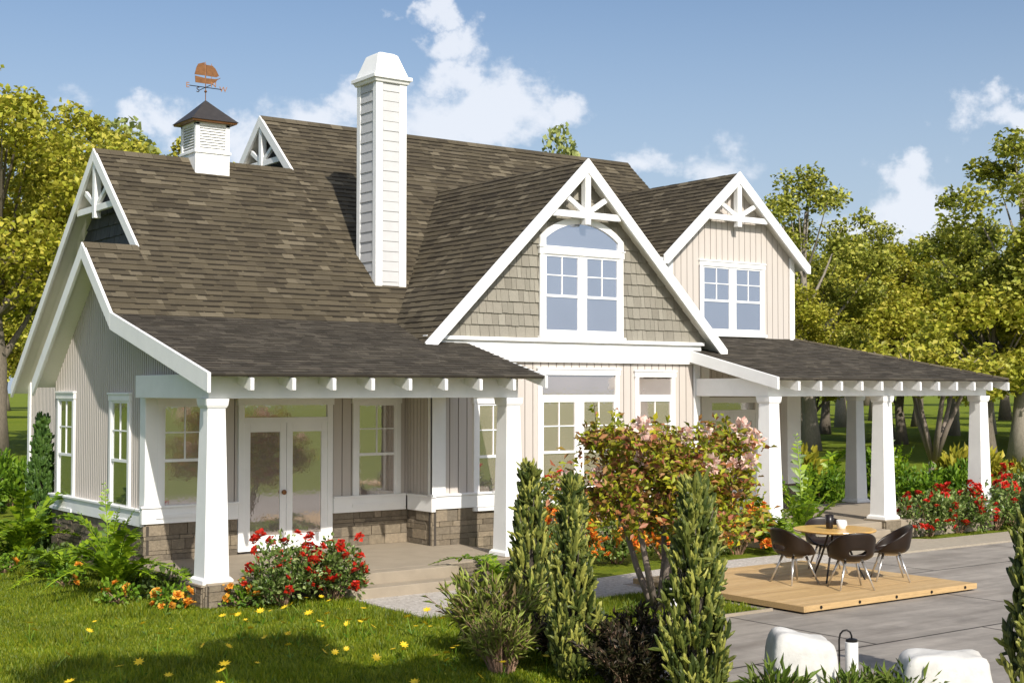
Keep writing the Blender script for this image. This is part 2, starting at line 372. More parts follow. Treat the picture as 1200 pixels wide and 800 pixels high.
class MB:
    def __init__(s): s.v = []; s.f = []; s.m = []
    def add(s, vs, fs, mi=0):
        b = len(s.v); s.v += [tuple(p) for p in vs]
        for f in fs: s.f.append(tuple(b+i for i in f)); s.m.append(mi)
    def box(s, x0, x1, y0, y1, z0, z1, mi=0):
        s.add([(x0,y0,z0),(x1,y0,z0),(x1,y1,z0),(x0,y1,z0),(x0,y0,z1),(x1,y0,z1),(x1,y1,z1),(x0,y1,z1)],
              [(0,3,2,1),(4,5,6,7),(0,1,5,4),(1,2,6,5),(2,3,7,6),(3,0,4,7)], mi)
    def prism(s, poly, d, mi=0):
        """poly: 3D points (planar), extruded by vector d"""
        n = len(poly); d = Vector(d)
        vs = [Vector(p) for p in poly] + [Vector(p)+d for p in poly]
        fs = [tuple(range(n-1, -1, -1)), tuple(range(n, 2*n))] + [(i, (i+1) % n, n+(i+1) % n, n+i) for i in range(n)]
        # keep normals outward
        nrm = Vector((0, 0, 0))
        for i in range(n):
            a, b = Vector(poly[i]), Vector(poly[(i+1) % n]); nrm += a.cross(b)
        if nrm.dot(d) < 0: fs = [tuple(reversed(f)) for f in fs]
        s.add(vs, fs, mi)
    def frus(s, cx, cy, z0, z1, a0, a1, mi=0, b0=None, b1=None):
        b0 = a0 if b0 is None else b0; b1 = a1 if b1 is None else b1
        s.add([(cx-a0,cy-b0,z0),(cx+a0,cy-b0,z0),(cx+a0,cy+b0,z0),(cx-a0,cy+b0,z0),(cx-a1,cy-b1,z1),(cx+a1,cy-b1,z1),(cx+a1,cy+b1,z1),(cx-a1,cy+b1,z1)],
              [(0,3,2,1),(4,5,6,7),(0,1,5,4),(1,2,6,5),(2,3,7,6),(3,0,4,7)], mi)
    def tube(s, pts, rad, n=8, mi=0, cap=True):
        pts = [Vector(p) for p in pts]
        if not isinstance(rad, (list, tuple)): rad = [rad]*len(pts)
        rings = []; prev = None
        for i, p in enumerate(pts):
            t = (pts[min(i+1, len(pts)-1)] - pts[max(i-1, 0)]).normalized()
            a = Vector((0, 0, 1)) if abs(t.z) < .9 else Vector((1, 0, 0))
            if prev is not None: a = prev
            x = (a - t*a.dot(t)).normalized(); y = t.cross(x); prev = x
            rings.append([p + (x*math.cos(2*math.pi*k/n) + y*math.sin(2*math.pi*k/n))*rad[i] for k in range(n)])
        vs = [q for r_ in rings for q in r_]; fs = []
        for i in range(len(pts)-1):
            for k in range(n):
                fs.append((i*n+k, i*n+(k+1) % n, (i+1)*n+(k+1) % n, (i+1)*n+k))
        if cap:
            fs.append(tuple(range(n-1, -1, -1))); fs.append(tuple((len(pts)-1)*n+k for k in range(n)))
        s.add(vs, fs, mi)
    def lathe(s, prof, cx, cy, n=24, mi=0):
        vs = []; fs = []
        for (r_, z) in prof:
            for k in range(n):
                a = 2*math.pi*k/n; vs.append((cx+r_*math.cos(a), cy+r_*math.sin(a), z))
        for i in range(len(prof)-1):
            for k in range(n):
                fs.append((i*n+k, i*n+(k+1) % n, (i+1)*n+(k+1) % n, (i+1)*n+k))
        fs.append(tuple(range(n-1, -1, -1))); fs.append(tuple((len(prof)-1)*n+k for k in range(n)))
        s.add(vs, fs, mi)
    def mesh(s, name, mats, smooth=False):
        me = bpy.data.meshes.new(name)
        me.from_pydata(s.v, [], s.f)
        for m_ in (mats if isinstance(mats, (list, tuple)) else [mats]): me.materials.append(m_)
        if max(s.m, default=0) > 0: me.polygons.foreach_set('material_index', s.m)
        if smooth: me.polygons.foreach_set('use_smooth', [True]*len(s.f))
        me.update()
        return me
    def build(s, name, mats, parent=None, kind=None, smooth=False, bevel=0):
        o = obj(name, s.mesh(name, mats, smooth), parent, kind)
        if bevel:
            bm = o.modifiers.new('bevel', 'BEVEL'); bm.width = bevel; bm.segments = 2; bm.limit_method = 'ANGLE'; bm.angle_limit = R(40)
        return o

def clip(poly, axis, val, keep_greater):
    out = []; n = len(poly)
    for i in range(n):
        a, b = poly[i], poly[(i+1) % n]
        ia = (a[axis] >= val) == keep_greater or a[axis] == val
        ib = (b[axis] >= val) == keep_greater or b[axis] == val
        if ia: out.append(a)
        if ia != ib:
            t = (val-a[axis])/(b[axis]-a[axis])
            out.append((a[0]+(b[0]-a[0])*t, a[1]+(b[1]-a[1])*t))
    return out
def cliprect(poly, u0, u1, v0, v1):
    p = poly
    for ax, val, kg in ((0, u0, True), (0, u1, False), (1, v0, True), (1, v1, False)):
        if len(p) < 3: return []
        p = clip(p, ax, val, kg)
    if len(p) < 3: return []
    ar = sum(p[i][0]*p[(i+1) % len(p)][1]-p[(i+1) % len(p)][0]*p[i][1] for i in range(len(p)))/2
    return p if abs(ar) > 2e-4 else []

class Fr:
    """plane frame: origin P, directions U (along), V (up) and N (outward)"""
    def __init__(s, P, U, V, N):
        s.P, s.U, s.V, s.N = Vector(P), Vector(U).normalized(), Vector(V).normalized(), Vector(N).normalized()
    def at(s, u, v, n=0): return s.P + s.U*u + s.V*v + s.N*n
    def box(s, mb, u0, u1, v0, v1, n0, n1, mi=0):
        mb.prism([s.at(u0, v0, n0), s.at(u1, v0, n0), s.at(u1, v1, n0), s.at(u0, v1, n0)], s.N*(n1-n0), mi)
    def poly(s, mb, pl, n0, n1, mi=0):
        mb.prism([s.at(u, v, n0) for u, v in pl], s.N*(n1-n0), mi)

def boards(mb, fr, polys, pitch, width, n0, n1, mi=0, back=1, off=0.0):
    for pl in polys:
        fr.poly(mb, pl, n0-.1, n0, back)
        u0 = min(p[0] for p in pl); u1 = max(p[0] for p in pl)
        k = math.floor((u0-off)/pitch)
        while k*pitch+off < u1:
            a = k*pitch+off
            q = cliprect(pl, a, a+width, -1e6, 1e6)
            if q: fr.poly(mb, q, n0-.01, n1, mi)
            k += 1
def lap_rows(mb, fr, pl, course, wmin, wmax, n0, th, mi=0, back=1, seed=1):
    """shakes or siding rows: each piece tilted, thick at its lower edge"""
    r_ = random.Random(seed)
    fr.poly(mb, pl, n0-.06, n0, back)
    v0 = min(p[1] for p in pl); v1 = max(p[1] for p in pl); u0 = min(p[0] for p in pl); u1 = max(p[0] for p in pl)
    v = v0
    while v < v1:
        u = u0 - r_.random()*wmax
        while u < u1:
            w_ = r_.uniform(wmin, wmax)
            dz = r_.uniform(-.006, .006)
            q = cliprect(pl, u+.004, u+w_-.004, v+dz, v+course)
            if q:
                t0 = th*r_.uniform(.75, 1.15)
                top = [fr.at(a, b, n0+t0*max(0, (v+course-b)/course)+.004) for a, b in q]
                bot = [fr.at(a, b, n0-.004) for a, b in q]
                n = len(q)
                ar = sum(q[i][0]*q[(i+1) % n][1]-q[(i+1) % n][0]*q[i][1] for i in range(n))
                fs = [tuple(range(n))] + [(i, n+i, n+(i+1) % n, (i+1) % n) for i in range(n)]
                if ar*(fr.U.cross(fr.V).dot(fr.N)) < 0: fs = [tuple(reversed(f)) for f in fs]
                mb.add(top+bot, fs, mi)
            u += w_
        v += course
def shingles(mb, fr, pl, seed=1, course=.162):
    """laminated roof shingles: tabs of uneven length and height and a dark printed band at the lower edge of some"""
    r_ = random.Random(seed)
    v0 = min(p[1] for p in pl); v1 = max(p[1] for p in pl); u0 = min(p[0] for p in pl); u1 = max(p[0] for p in pl)
    flip = fr.U.cross(fr.V).dot(fr.N) < 0
    def tile(q, va, vb, t0, t1, mi):
        n = len(q)
        top = [fr.at(a, b, t0+(t1-t0)*(b-va)/(vb-va)) for a, b in q]
        bot = [fr.at(a, b, -.006) for a, b in q]
        ar = sum(q[i][0]*q[(i+1) % n][1]-q[(i+1) % n][0]*q[i][1] for i in range(n))
        fs = [tuple(range(n))] + [(i, n+i, n+(i+1) % n, (i+1) % n) for i in range(n)]
        if (ar < 0) != flip: fs = [tuple(reversed(f)) for f in fs]
        mb.add(top+bot, fs, mi)
    v = v0; row = 0
    while v < v1:
        u = u0 - r_.random()*.6
        while u < u1:
            w_ = r_.uniform(.18, .46)
            vb = v+course
            q = cliprect(pl, u, u+w_, v, vb)
            if q: tile(q, v, vb, .017+r_.random()*.008, .004, 0)
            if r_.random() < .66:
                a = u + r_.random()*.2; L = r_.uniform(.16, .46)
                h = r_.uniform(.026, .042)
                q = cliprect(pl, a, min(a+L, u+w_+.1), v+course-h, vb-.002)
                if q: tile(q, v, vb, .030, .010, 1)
            u += w_
        v += course; row += 1

def leaf_cloud(name, P, size, mats, aspect=.5, up=.3, seed=0, N=None, dirs=None, midx=None, fold=.18, smooth=False):
    """one small folded leaf (two triangles' worth of faces) at every point"""
    r_ = np.random.RandomState(seed)
    P = np.asarray(P, float); n = len(P)
    if dirs is None:
        D = r_.normal(size=(n, 3)); D[:, 2] *= .6
    else:
        D = np.asarray(dirs, float) + r_.normal(size=(n, 3))*.25
    D /= np.linalg.norm(D, axis=1)[:, None]
    if N is None:
        N = r_.normal(size=(n, 3)); N[:, 2] = np.abs(N[:, 2]) + up
    S = np.cross(D, N); S /= np.linalg.norm(S, axis=1)[:, None]+1e-9
    Nn = np.cross(S, D)
    sz = (np.ones(n)*size if np.isscalar(size) else np.asarray(size))*(.65+.7*r_.rand(n))
    sz = sz[:, None]
    a = P; t = P + D*sz
    m = P + D*sz*.5
    l = m + S*sz*aspect*.5 + Nn*sz*fold
    q = m - S*sz*aspect*.5 + Nn*sz*fold
    V = np.stack([a, l, t, q], 1).reshape(-1, 3)
    base = np.arange(n)*4
    T = np.stack([base, base+2, base+1, base, base+3, base+2], 1).reshape(-1)
    me = bpy.data.meshes.new(name)
    me.vertices.add(4*n); me.vertices.foreach_set('co', V.ravel())
    me.loops.add(6*n); me.loops.foreach_set('vertex_index', T.astype(np.int32))
    me.polygons.add(2*n); me.polygons.foreach_set('loop_start', (np.arange(2*n)*3).astype(np.int32))
    for m_ in (mats if isinstance(mats, (list, tuple)) else [mats]): me.materials.append(m_)
    if midx is not None: me.polygons.foreach_set('material_index', np.repeat(np.asarray(midx), 2).astype(np.int32))
    me.update(calc_edges=True)
    return me

# ------------------------------------------------------------------ ground, path, patio
g = MB(); g.add([(-900,-500,0),(1200,-500,0),(1200,1300,0),(-900,1300,0)], [(0,1,2,3)])
g.build('lawn', LAWN, kind='structure')
def sheet(name, pl, z, m, th=.05):
    mb = MB(); mb.prism([(x, y, z) for x, y in pl], (0, 0, -th)); return mb.build(name, m, kind='structure')
sheet('patio', [(1.7,-8.38),(6.3,-8.38),(6.3,-5.0),(34,-5.0),(34,-16.5),(3.2,-16.5),(1.7,-11.6)], .012, PATIO)
sheet('garden_path', [(1.86,-3.8),(4.05,-3.8),(4.3,-4.3),(6.3,-4.2),(9.5,-3.72),(12.2,-3.7),(12.2,-4.996),(6.296,-4.996),(6.296,-5.9),(1.84,-5.95)], .02, GRAVEL)
sheet('path_border', [(12.2,-3.7),(12.4,-3.6),(15.6,-3.4),(16.1,-3.88),(34,-3.88),(34,-4.996),(12.2,-4.996)], .05, KERB, .08)
sheet('patio_edging', [(1.7,-8.33),(6.3,-8.33),(6.3,-8.376),(1.7,-8.376)], .05, CONC, .08)

# ================================================================== THE HOUSE
house = empty('country_house', (0, 0, 0), 0, 'beige and white gabled country house with brown shingle roofs and two columned porches', 'house')
M = .891; MP = .2626; MG = .9753
def F(y): return 9.484 - M*(6.142-y)                # main front slope
def FP(y): return 3.484 + MP*(y+3.453)              # left porch slope
X1, X2, X3, XR = 5.036, .629, -.406, 16.162
R1, R2, R3 = (6.142, F(6.142)), (4.527, F(4.527)), (2.107, F(2.107))
YK, ZK = .603, F(.603)
sl_ = math.hypot(1, M)
def roof_part(name, fr, pl, seed, th=.10):
    mb = MB()
    fr.poly(mb, pl, -.03, -.004, 1)
    shingles(mb, fr, pl, seed)
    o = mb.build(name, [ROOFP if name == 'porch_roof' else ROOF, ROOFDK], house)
    return o
def soffit_part(fr, pl, th=.11):
    mb = MB(); fr.poly(mb, pl, -th, -.034); return mb.build('soffit', SOFF, house)
# main front slope, three stepped pieces (u = x, v = distance up the slope from the kink line)
frF = Fr((0, YK, ZK), (1, 0, 0), (0, 1, M), (0, -M, 1))
def fv(y): return (y-YK)*sl_
for i, (a, b, y) in enumerate([(X1, XR, R1[0]), (X2, X1, R2[0]), (X3, X2, R3[0])]):
    pl = [(a, 0), (b, 0), (b, fv(y)), (a, fv(y))]
    if i == 0:      # the dormer stands in front of the right part
        pl = [(a, 0), (12.3, 0), (12.9, fv(1.3)), (b, fv(1.3)), (b, fv(y)), (a, fv(y))]
        pl = [(a, 0), (12.2, 0), (b, fv(4.0)), (b, fv(y)), (a, fv(y))]
    roof_part('roof_slope', frF, pl, 10+i); soffit_part(frF, pl)
# back slopes
for i, (a, b, (yr, zr), yb) in enumerate([(X1, XR, R1, 12.9), (X2, X1, R2, 9.85), (X3, X2+.3, R3, 4.86)]):
    mb = MB()
    p = [(a, yr, zr), (b, yr, zr), (b, yb, zr-M*(yb-yr)), (a, yb, zr-M*(yb-yr))]
    mb.prism(p, (0, 0, -.04), 0)
    mb.build('roof_slope', [ROOF], house)
    mb = MB(); mb.prism([(x, y, z-.045) for x, y, z in p], (0, 0, -.09)); mb.build('soffit', SOFF, house)
# ridge caps
for (a, b, (yr, zr)) in [(X1, XR, R1), (X2, X1, R2), (X3, X2, R3)]:
    mb = MB()
    x = a
    while x < b:
        e = min(x+.3, b)
        mb.prism([(x, yr-.13, zr-.13*M+.04), (x, yr, zr+.045), (x, yr+.13, zr-.13*M+.04), (x, yr, zr+.015)], (e-x-.006, 0, 0))
        x += .3
    mb.build('ridge_cap', [ROOF], house)
# left porch roof
frP = Fr((0, -3.453, 3.484), (1, 0, 0), (0, 1, MP), (0, -MP, 1))
pl = [(X3, 0), (5.9, 0), (5.9, (YK+3.453)*math.hypot(1, MP)), (X3, (YK+3.453)*math.hypot(1, MP))]
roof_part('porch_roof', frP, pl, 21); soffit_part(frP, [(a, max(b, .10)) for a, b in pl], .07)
# front gable roof: ridge along Y at x = 8.716
XG, ZG, YO = 8.716, 7.871, -1.186
WG = 3.878
sg = math.hypot(1, MG)
ybg = 6.142 - (9.484-ZG)/M + .15
for s_, seed in ((-1, 31), (1, 32)):
    fr = Fr((XG+s_*WG, YO, ZG-MG*WG), (0, 1, 0), (-s_, 0, MG), (s_*MG, 0, 1))
    # the slope is cut back along the valley with the main slope
    L = WG*sg
    vk = L*(1-(XG-5.31)/WG)
    pl = [(0, 0), (1.9, 0), (2.2, vk), (ybg-YO, L), (0, L)]
    roof_part('gable_roof', fr, pl, seed); soffit_part(fr, pl, .10)
# dormer roof
XD, ZD, YDO, WD = 14.758, 8.393, .515, 2.438
MD = (ZD-6.273)/WD
sgd = math.hypot(1, MD)
ybd = 6.142 - (9.484-ZD)/M + .15
for s_, seed in ((-1, 41), (1, 42)):
    fr = Fr((XD+s_*WD, YDO, ZD-MD*WD), (0, 1, 0), (-s_, 0, MD), (s_*MD, 0, 1))
    L = WD*sgd
    pl = [(0, 0), (2.6, 0), (ybd-YDO, L), (0, L)]
    roof_part('dormer_roof', fr, pl, seed); soffit_part(fr, pl, .10)
# right porch roof (hipped)
XRL, XRR, YRP, ZRP, XR_, YD, ZRT = 11.705, 19.475, -3.482, 3.479, 16.904, .802, 4.485
MR = (ZRT-ZRP)/(YD-YRP)
frR = Fr((0, YRP, ZRP), (1, 0, 0), (0, 1, MR), (0, -MR, 1))
Lr = (YD-YRP)*math.hypot(1, MR)
pl = [(XRL, 0), (XRR, 0), (XR_, Lr), (XRL, Lr)]
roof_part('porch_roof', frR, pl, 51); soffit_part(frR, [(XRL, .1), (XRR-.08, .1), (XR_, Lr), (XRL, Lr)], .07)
MH = (ZRT-ZRP)/(XRR-XR_)
mb = MB()
mb.prism([(XRR, YRP, ZRP), (XRR, 1.5, ZRP), (XR_, 1.5, ZRT), (XR_, YD, ZRT)], (0, 0, -.05))
mb.build('porch_roof', [ROOF], house)
mb = MB()
for i in range(14):
    t0, t1 = i/14, (i+1)/14-.006
    P0 = Vector((XRR, YRP, ZRP+.03)).lerp(Vector((XR_, YD, ZRT+.03)), t0); P1 = Vector((XRR, YRP, ZRP+.03)).lerp(Vector((XR_, YD, ZRT+.03)), t1)
    mb.prism([P0+Vector((-.1, -.05, -.02)), P0+Vector((0, 0, .02)), P0+Vector((.1, .05, -.03))], P1-P0)
mb.build('ridge_cap', [ROOF], house)

# ---- bargeboards
def barge(name, pts, width, d, parent=house):
    """pts: polyline of the roof edge in 3D (top line); board hangs 'width' below, thickness vector d"""
    mb = MB()
    for a, b in zip(pts[:-1], pts[1:]):
        a, b = Vector(a), Vector(b)
        mb.prism([a, b, b-Vector((0, 0, width)), a-Vector((0, 0, width))], d)
    return mb.build(name, WHITE, parent, bevel=.006)
# gable fronts (in the XZ plane)
for (xc, zc, yo, wd, mm) in ((XG, ZG, YO, WG, MG), (XD, ZD, YDO, WD, MD)):
    mb = MB()
    up, dn = .035, .265
    for s_ in (-1, 1):
        zt_ = zc-mm*wd
        poly = [(xc, yo-.03, zc+up), (xc+s_*wd, yo-.03, zt_+up), (xc+s_*wd, yo-.03, zt_+up-.20), (xc+s_*(wd-.12), yo-.03, zt_+mm*.12-dn), (xc, yo-.03, zc-dn)]
        mb.prism(poly, (0, .055, 0))
    mb.build('bargeboard', WHITE, house, bevel=.006)
    # truss: king post, tie and two struts
    tb = MB()
    zt_ = zc-1.10 if xc == XG else zc-1.08
    half = (zc-dn-zt_)/mm
    tb.box(xc-half-.02, xc+half+.02, yo+.02, yo+.11, zt_-.075, zt_+.055)
    tb.box(xc-.07, xc+.07, yo-.005, yo+.135, zt_-.2, zc-dn+.05)
    for s_ in (-1, 1):
        a = Vector((xc+s_*.05, yo+.03, zt_+.05)); b = Vector((xc+s_*half*.60, yo+.03, zt_+half*.56*mm*.72))
        dd = (b-a).normalized(); n = Vector((-dd.z, 0, dd.x))*.05
        tb.prism([a-n, b-n, b+n, a+n], (0, .07, 0))
    tb.build('gable_truss', WHITE, house, bevel=.005)
# left gable ends (in the YZ plane)
def rake(x, pts, wid=.26, inner=None):
    mb = MB()
    for (y0, z0), (y1, z1) in zip(pts[:-1], pts[1:]):
        mb.prism([(x-.03, y0, z0+.035), (x-.03, y1, z1+.035), (x-.03, y1, z1+.035-wid), (x-.03, y0, z0+.035-wid)], (.055, 0, 0))
    return mb.build('bargeboard', WHITE, house, bevel=.006)
rake(X1, [(12.9, R1[1]-M*(12.9-R1[0])), R1, R2])
rake(X2, [(9.85, R2[1]-M*(9.85-R2[0])), R2, R3])
rake(X3, [(4.90, R3[1]-M*(4.90-R3[0])), R3, (YK, ZK), (-3.49, FP(-3.49))], .30)
for (x, (yr, zr), zt_) in ((X1, R1, 8.42), (X2, R2, 6.88)):
    tb = MB(); half = (zr-.24-zt_)/M
    tb.box(x+.02, x+.10, yr-half, yr+half, zt_-.07, zt_+.06)
    tb.box(x-.005, x+.125, yr-.07, yr+.07, zt_-.20, zr-.2)
    for s_ in (-1, 1):
        a = Vector((x+.03, yr+s_*.05, zt_+.05)); b = Vector((x+.03, yr+s_*half*.6, zt_+half*.4*M*1.0))
        dd = (b-a).normalized(); n = Vector((0, -dd.z, dd.y))*.05
        tb.prism([a-n, b-n, b+n, a+n], (.06, 0, 0))
    tb.build('gable_truss', WHITE, house, bevel=.005)
# porch rake board on the right porch (left end)
barge('bargeboard', [(XRL-.03, YRP-.03, ZRP+.03), (XRL-.03, -.895, ZRP+MR*(-.895-YRP)+.03)], .25, (.055, 0, 0))

# ---- walls
UP = (0, 0, 1)
frL = Fr((0, 0, 0), (0, 1, 0), UP, (-1, 0, 0))           # left wall x=0, u = y
frM = Fr((0, 0, 0), (1, 0, 0), UP, (0, -1, 0))           # porch wall y=0
frG = Fr((0, -.888, 0), (1, 0, 0), UP, (0, -1, 0))       # front gable wall
frD = Fr((0, YD, 0), (1, 0, 0), UP, (0, -1, 0))          # dormer and right porch wall
frT = Fr((5.2, 0, 0), (0, 1, 0), UP, (-1, 0, 0))         # short return wall
frB = Fr((1.0, 0, 0), (0, 1, 0), UP, (-1, 0, 0))         # side wall of the second block
frA = Fr((5.42, 0, 0), (0, 1, 0), UP, (-1, 0, 0))        # top block side wall
d_ = .13
mb = MB()
boards(mb, frL, [[(2.107, 1.2), (4.75, 1.2), (4.75, R3[1]-M*(4.75-2.107)-d_), (2.107, R3[1]-d_)],
                 [(YK, 1.2), (2.107, 1.2), (2.107, R3[1]-d_), (YK, ZK-d_)],
                 [(0.006, 1.2), (YK, 1.2), (YK, ZK-d_), (0.006, FP(0)-.09)],
                 [(-3.05, 3.46), (0.006, 3.46), (0.006, FP(0)-.09), (-3.05, FP(-3.05)-.09)]], .098, .062, 0, .016)
mb.build('side_wall', [SIDE, GROOVE], house)
mb = MB()
boards(mb, frM, [[(0, 1.28), (5.2, 1.28), (5.2, 4.25), (0, 4.25)]], .196, .176, 0, .018, off=.05)
mb.build('porch_wall', [SIDE, GROOVE], house)
mb = MB()
boards(mb, frT, [[(-.78, 1.28), (-.03, 1.28), (-.03, 4.2), (-.78, 4.2)]], .12, .104, 0, .016)
mb.build('return_wall', [SIDE, GROOVE], house)
mb = MB()
boards(mb, frG, [[(5.3, 1.3), (12.0, 1.3), (12.0, 3.82), (5.3, 3.82)]], .196, .176, 0, .018, off=.09)
mb.build('gable_wall', [SIDE, GROOVE], house)
mb = MB()
boards(mb, frD, [[(12.0, .9), (16.86, .9), (16.86, 4.4), (12.0, 4.4)],
                 [(12.7, 4.4), (16.86, 4.4), (16.86, 6.46), (XD, ZD-.14), (12.7, 6.46)]], .19, .172, 0, .018)
mb.build('dormer_wall', [SIDE, GROOVE], house)
# shake gable: base at z 4.27 between the roof slopes
hw = (ZG-.12-4.27)/MG
mb = MB()
lap_rows(mb, frG, [(XG-hw, 4.27), (XG+hw, 4.27), (XG, ZG-.12)], .235, .10, .24, 0, .028, seed=5)
mb.build('gable_shakes', [SHAKE, SHAKEBK], house)
mb = MB()
lap_rows(mb, frB, [(R3[0]-.2, 5.6), (6.9, 5.6), (R2[0], R2[1]-.13)], .24, .14, .3, 0, .03, seed=6)
mb.build('gable_shakes', [SLATE, SHAKEBK], house)
mb = MB()
lap_rows(mb, frA, [(R2[0]-.3, 7.5), (8.1, 7.5), (R1[0], R1[1]-.13)], .24, .14, .3, 0, .03, seed=7)
mb.build('gable_shakes', [SLATE, SHAKEBK], house)
mb = MB()
boards(mb, frB, [[(4.0, 1.1), (9.62, 1.1), (9.62, 3.5), (6.9, 5.6), (4.0, 5.6)]], .098, .062, 0, .016)
mb.build('side_wall', [SIDE, GROOVE], house)
# core walls that close the back and the right of the house
mb = MB()
mb.box(.12, 5.15, .1, 4.7, .05, 4.1)
mb.box(1.12, 15.9, 1.0, 9.55, .05, 4.2)
mb.box(5.4, 11.95, -.75, 1.0, .05, 4.0)
mb.box(12.0, 16.8, .95, 9.5, .05, 6.0)
mb.box(5.55, 15.9, 3.5, 9.2, 4.2, 6.2)
mb.build('inner_wall', [SIDE], house)

# ---- stone base
def ledge(mb, fr, u0, u1, v0, v1, n0, n1, seed):
    r_ = random.Random(seed)
    fr.box(mb, u0, u1, v0, v1, n0-.05, n0, 1)
    v = v0
    while v < v1-.02:
        h = min(r_.choice([.07, .10, .14, .18]), v1-v)
        if v1-(v+h) < .06: h = v1-v
        u = u0
        while u < u1-.01:
            w_ = min(r_.uniform(.12, .48), u1-u)
            if u1-(u+w_) < .08: w_ = u1-u
            fr.box(mb, u+.004, u+w_-.004, v+.004, v+h-.004, n0, n0+(n1-n0)*r_.uniform(.55, 1))
            u += w_
        v += h
mb = MB()
ledge(mb, frM, -.02, 1.66, .36, 1.0, .01, .06, 1)
mb.build('stone_base', [STONE, MORTAR], house)
mb = MB()
ledge(mb, frM, 3.56, 5.2, .36, 1.0, .01, .06, 9)
mb.build('stone_base', [STONE, MORTAR], house)
mb = MB()
ledge(mb, frL, -.05, 4.78, 0, .95, .01, .06, 2)
mb.build('stone_base', [STONE, MORTAR], house)
mb = MB()
ledge(mb, frT, -.95, -.06, .36, 1.0, .01, .06, 3)
mb.build('stone_base', [STONE, MORTAR], house)
mb = MB()
ledge(mb, frG, 5.14, 12.05, .0, 1.03, .01, .06, 4)
mb.build('stone_base', [STONE, MORTAR], house)
mb = MB(); ledge(mb, frD, 16.35, 16.95, .4, .97, .01, .09, 8); mb.build('stone_base', [STONE, MORTAR], house)
# ---- water-table trim, corner boards, frieze
def trim(name, *boxes):
    mb = MB()
    for fr, a in boxes: fr.box(mb, *a)
    return mb.build(name, WHITE, house, bevel=.006)
trim('base_trim', (frM, (-.10, 1.66, .985, 1.25, -.01, .085)), (frM, (-.12, 1.66, 1.25, 1.29, -.01, .11)))
trim('base_trim', (frM, (3.56, 5.12, .985, 1.25, -.01, .085)), (frM, (3.56, 5.12, 1.25, 1.29, -.01, .11)))
trim('base_trim', (frL, (.0, 4.83, .935, 1.19, -.01, .085)), (frL, (.0, 4.85, 1.19, 1.23, -.01, .11)))
trim('base_trim', (frT, (-.98, -.12, .985, 1.25, -.01, .08)), (frT, (-1.0, -.12, 1.25, 1.29, -.01, .10)))
trim('base_trim', (frG, (5.14, 12.05, 1.03, 1.27, -.01, .085)), (frG, (5.10, 12.07, 1.27, 1.31, -.01, .11)))
trim('base_trim', (frB, (4.9, 9.72, .88, 1.14, -.01, .08)))
mb = MB(); mb.box(-.04, .20, -.05, .20, 1.29, 3.5); mb.build('corner_pilaster', WHITE, house, bevel=.006)
for fr, a in ((frG, (5.155, 5.46, 1.31, 3.8, -.01, .05)), (frT, (-.94, -.78, 1.29, 4.1, -.01, .045)), (frG, (11.86, 12.04, 1.31, 3.8, -.01, .05)),
              (frD, (16.74, 16.90, 4.4, 6.5, -.01, .05)), (frD, (12.66, 12.82, 4.4, 6.5, -.01, .05)), (frB, (9.56, 9.72, 1.14, 3.9, -.01, .05))):
    trim('corner_board', (fr, a))
trim('wall_pilaster', (frD, (13.56, 13.82, .4, 4.25, .0, .2)))
trim('wall_pilaster', (frD, (16.42, 16.90, .97, 3.3, .0, .22)))
mb = MB(); mb.box(.955, 1.2, 9.68, 9.74, .1, 3.8); mb.build('corner_board', WHITE, house, bevel=.006)
trim('frieze_board', (frG, (5.0, 12.05, 3.8, 4.20, -.01, .07)), (frG, (4.98, 12.1, 4.20, 4.27, -.01, .13)), (frG, (5.0, 12.05, 3.8, 3.86, .07, .09)))

# ---- windows and doors
def window(fr, u0, u1, v0, v1, lites, name='window', pane=PANE_LO, transom=None, mull=None, casing=.10, sill=True, depth=.055, arch=None):
    """casing rectangle u0..u1, v0..v1; lites: list of upper-sash columns per unit; returns the window part"""
    mb = MB()
    c = casing
    frb = lambda *a: fr.box(mb, *a)
    frb(u0, u0+c, v0, v1, 0, depth); frb(u1-c, u1, v0, v1, 0, depth)
    if not arch:
        frb(u0-.02, u1+.02, v1-c*1.1, v1, 0, depth+.012); frb(u0-.035, u1+.035, v1, v1+.035, 0, depth+.03)
    frb(u0+c, u1-c, v0, v0+c*.8, 0, depth)
    win = mb.build(name, WHITE, house, bevel=.004)
    if sill:
        sb = MB(); fr.box(sb, u0-.03, u1+.03, v0-.045, v0+.02, 0, depth+.05); sb.build('sill', WHITE, win)
    top = v1-c*1.1 if not arch else v1
    sm = MB(); pm = MB()
    s = .04; zb = v0+c*.8
    if transom:
        t0, t1 = transom
        fr.box(sm, u0+c, u1-c, t0-.10, t0, 0, depth*.9)
        fr.box(pm, u0+c, u1-c, t0, t1, .0, .024)
        top = t0-.10
    units = mull if mull else 1
    W = (u1-u0-2*c); mw = .16
    uw = (W-(units-1)*mw)/units
    for k in range(units):
        a = u0+c+k*(uw+mw); b = a+uw
        if k: fr.box(sm, a-mw, a, zb, top, 0, depth*.9)
        mid = zb+(top-zb)*.47
        fr.box(pm, a, b, zb, top, .0, .022)
        # upper sash frame
        fr.box(sm, a, a+s, mid, top, .0, .042); fr.box(sm, b-s, b, mid, top, 0, .042)
        fr.box(sm, a, b, top-s, top, .0, .044); fr.box(sm, a, b, mid-.025, mid+.025, 0, .046)
        fr.box(sm, a, a+s, zb, mid-.025, .0, .034); fr.box(sm, b-s, b, zb, mid-.025, 0, .034); fr.box(sm, a+s, b-s, zb, zb+s*1.3, 0, .036)
        for j in range(1, lites):
            uu = a+(b-a)*j/lites
            fr.box(sm, uu-.011, uu+.011, mid, top-s, .0, .036)
        zz = (mid+top)/2
        fr.box(sm, a+s, b-s, zz-.011, zz+.011, .0, .038)
    sm.build('sash', WHITE, win); pm.build('pane', pane, win)
    return win
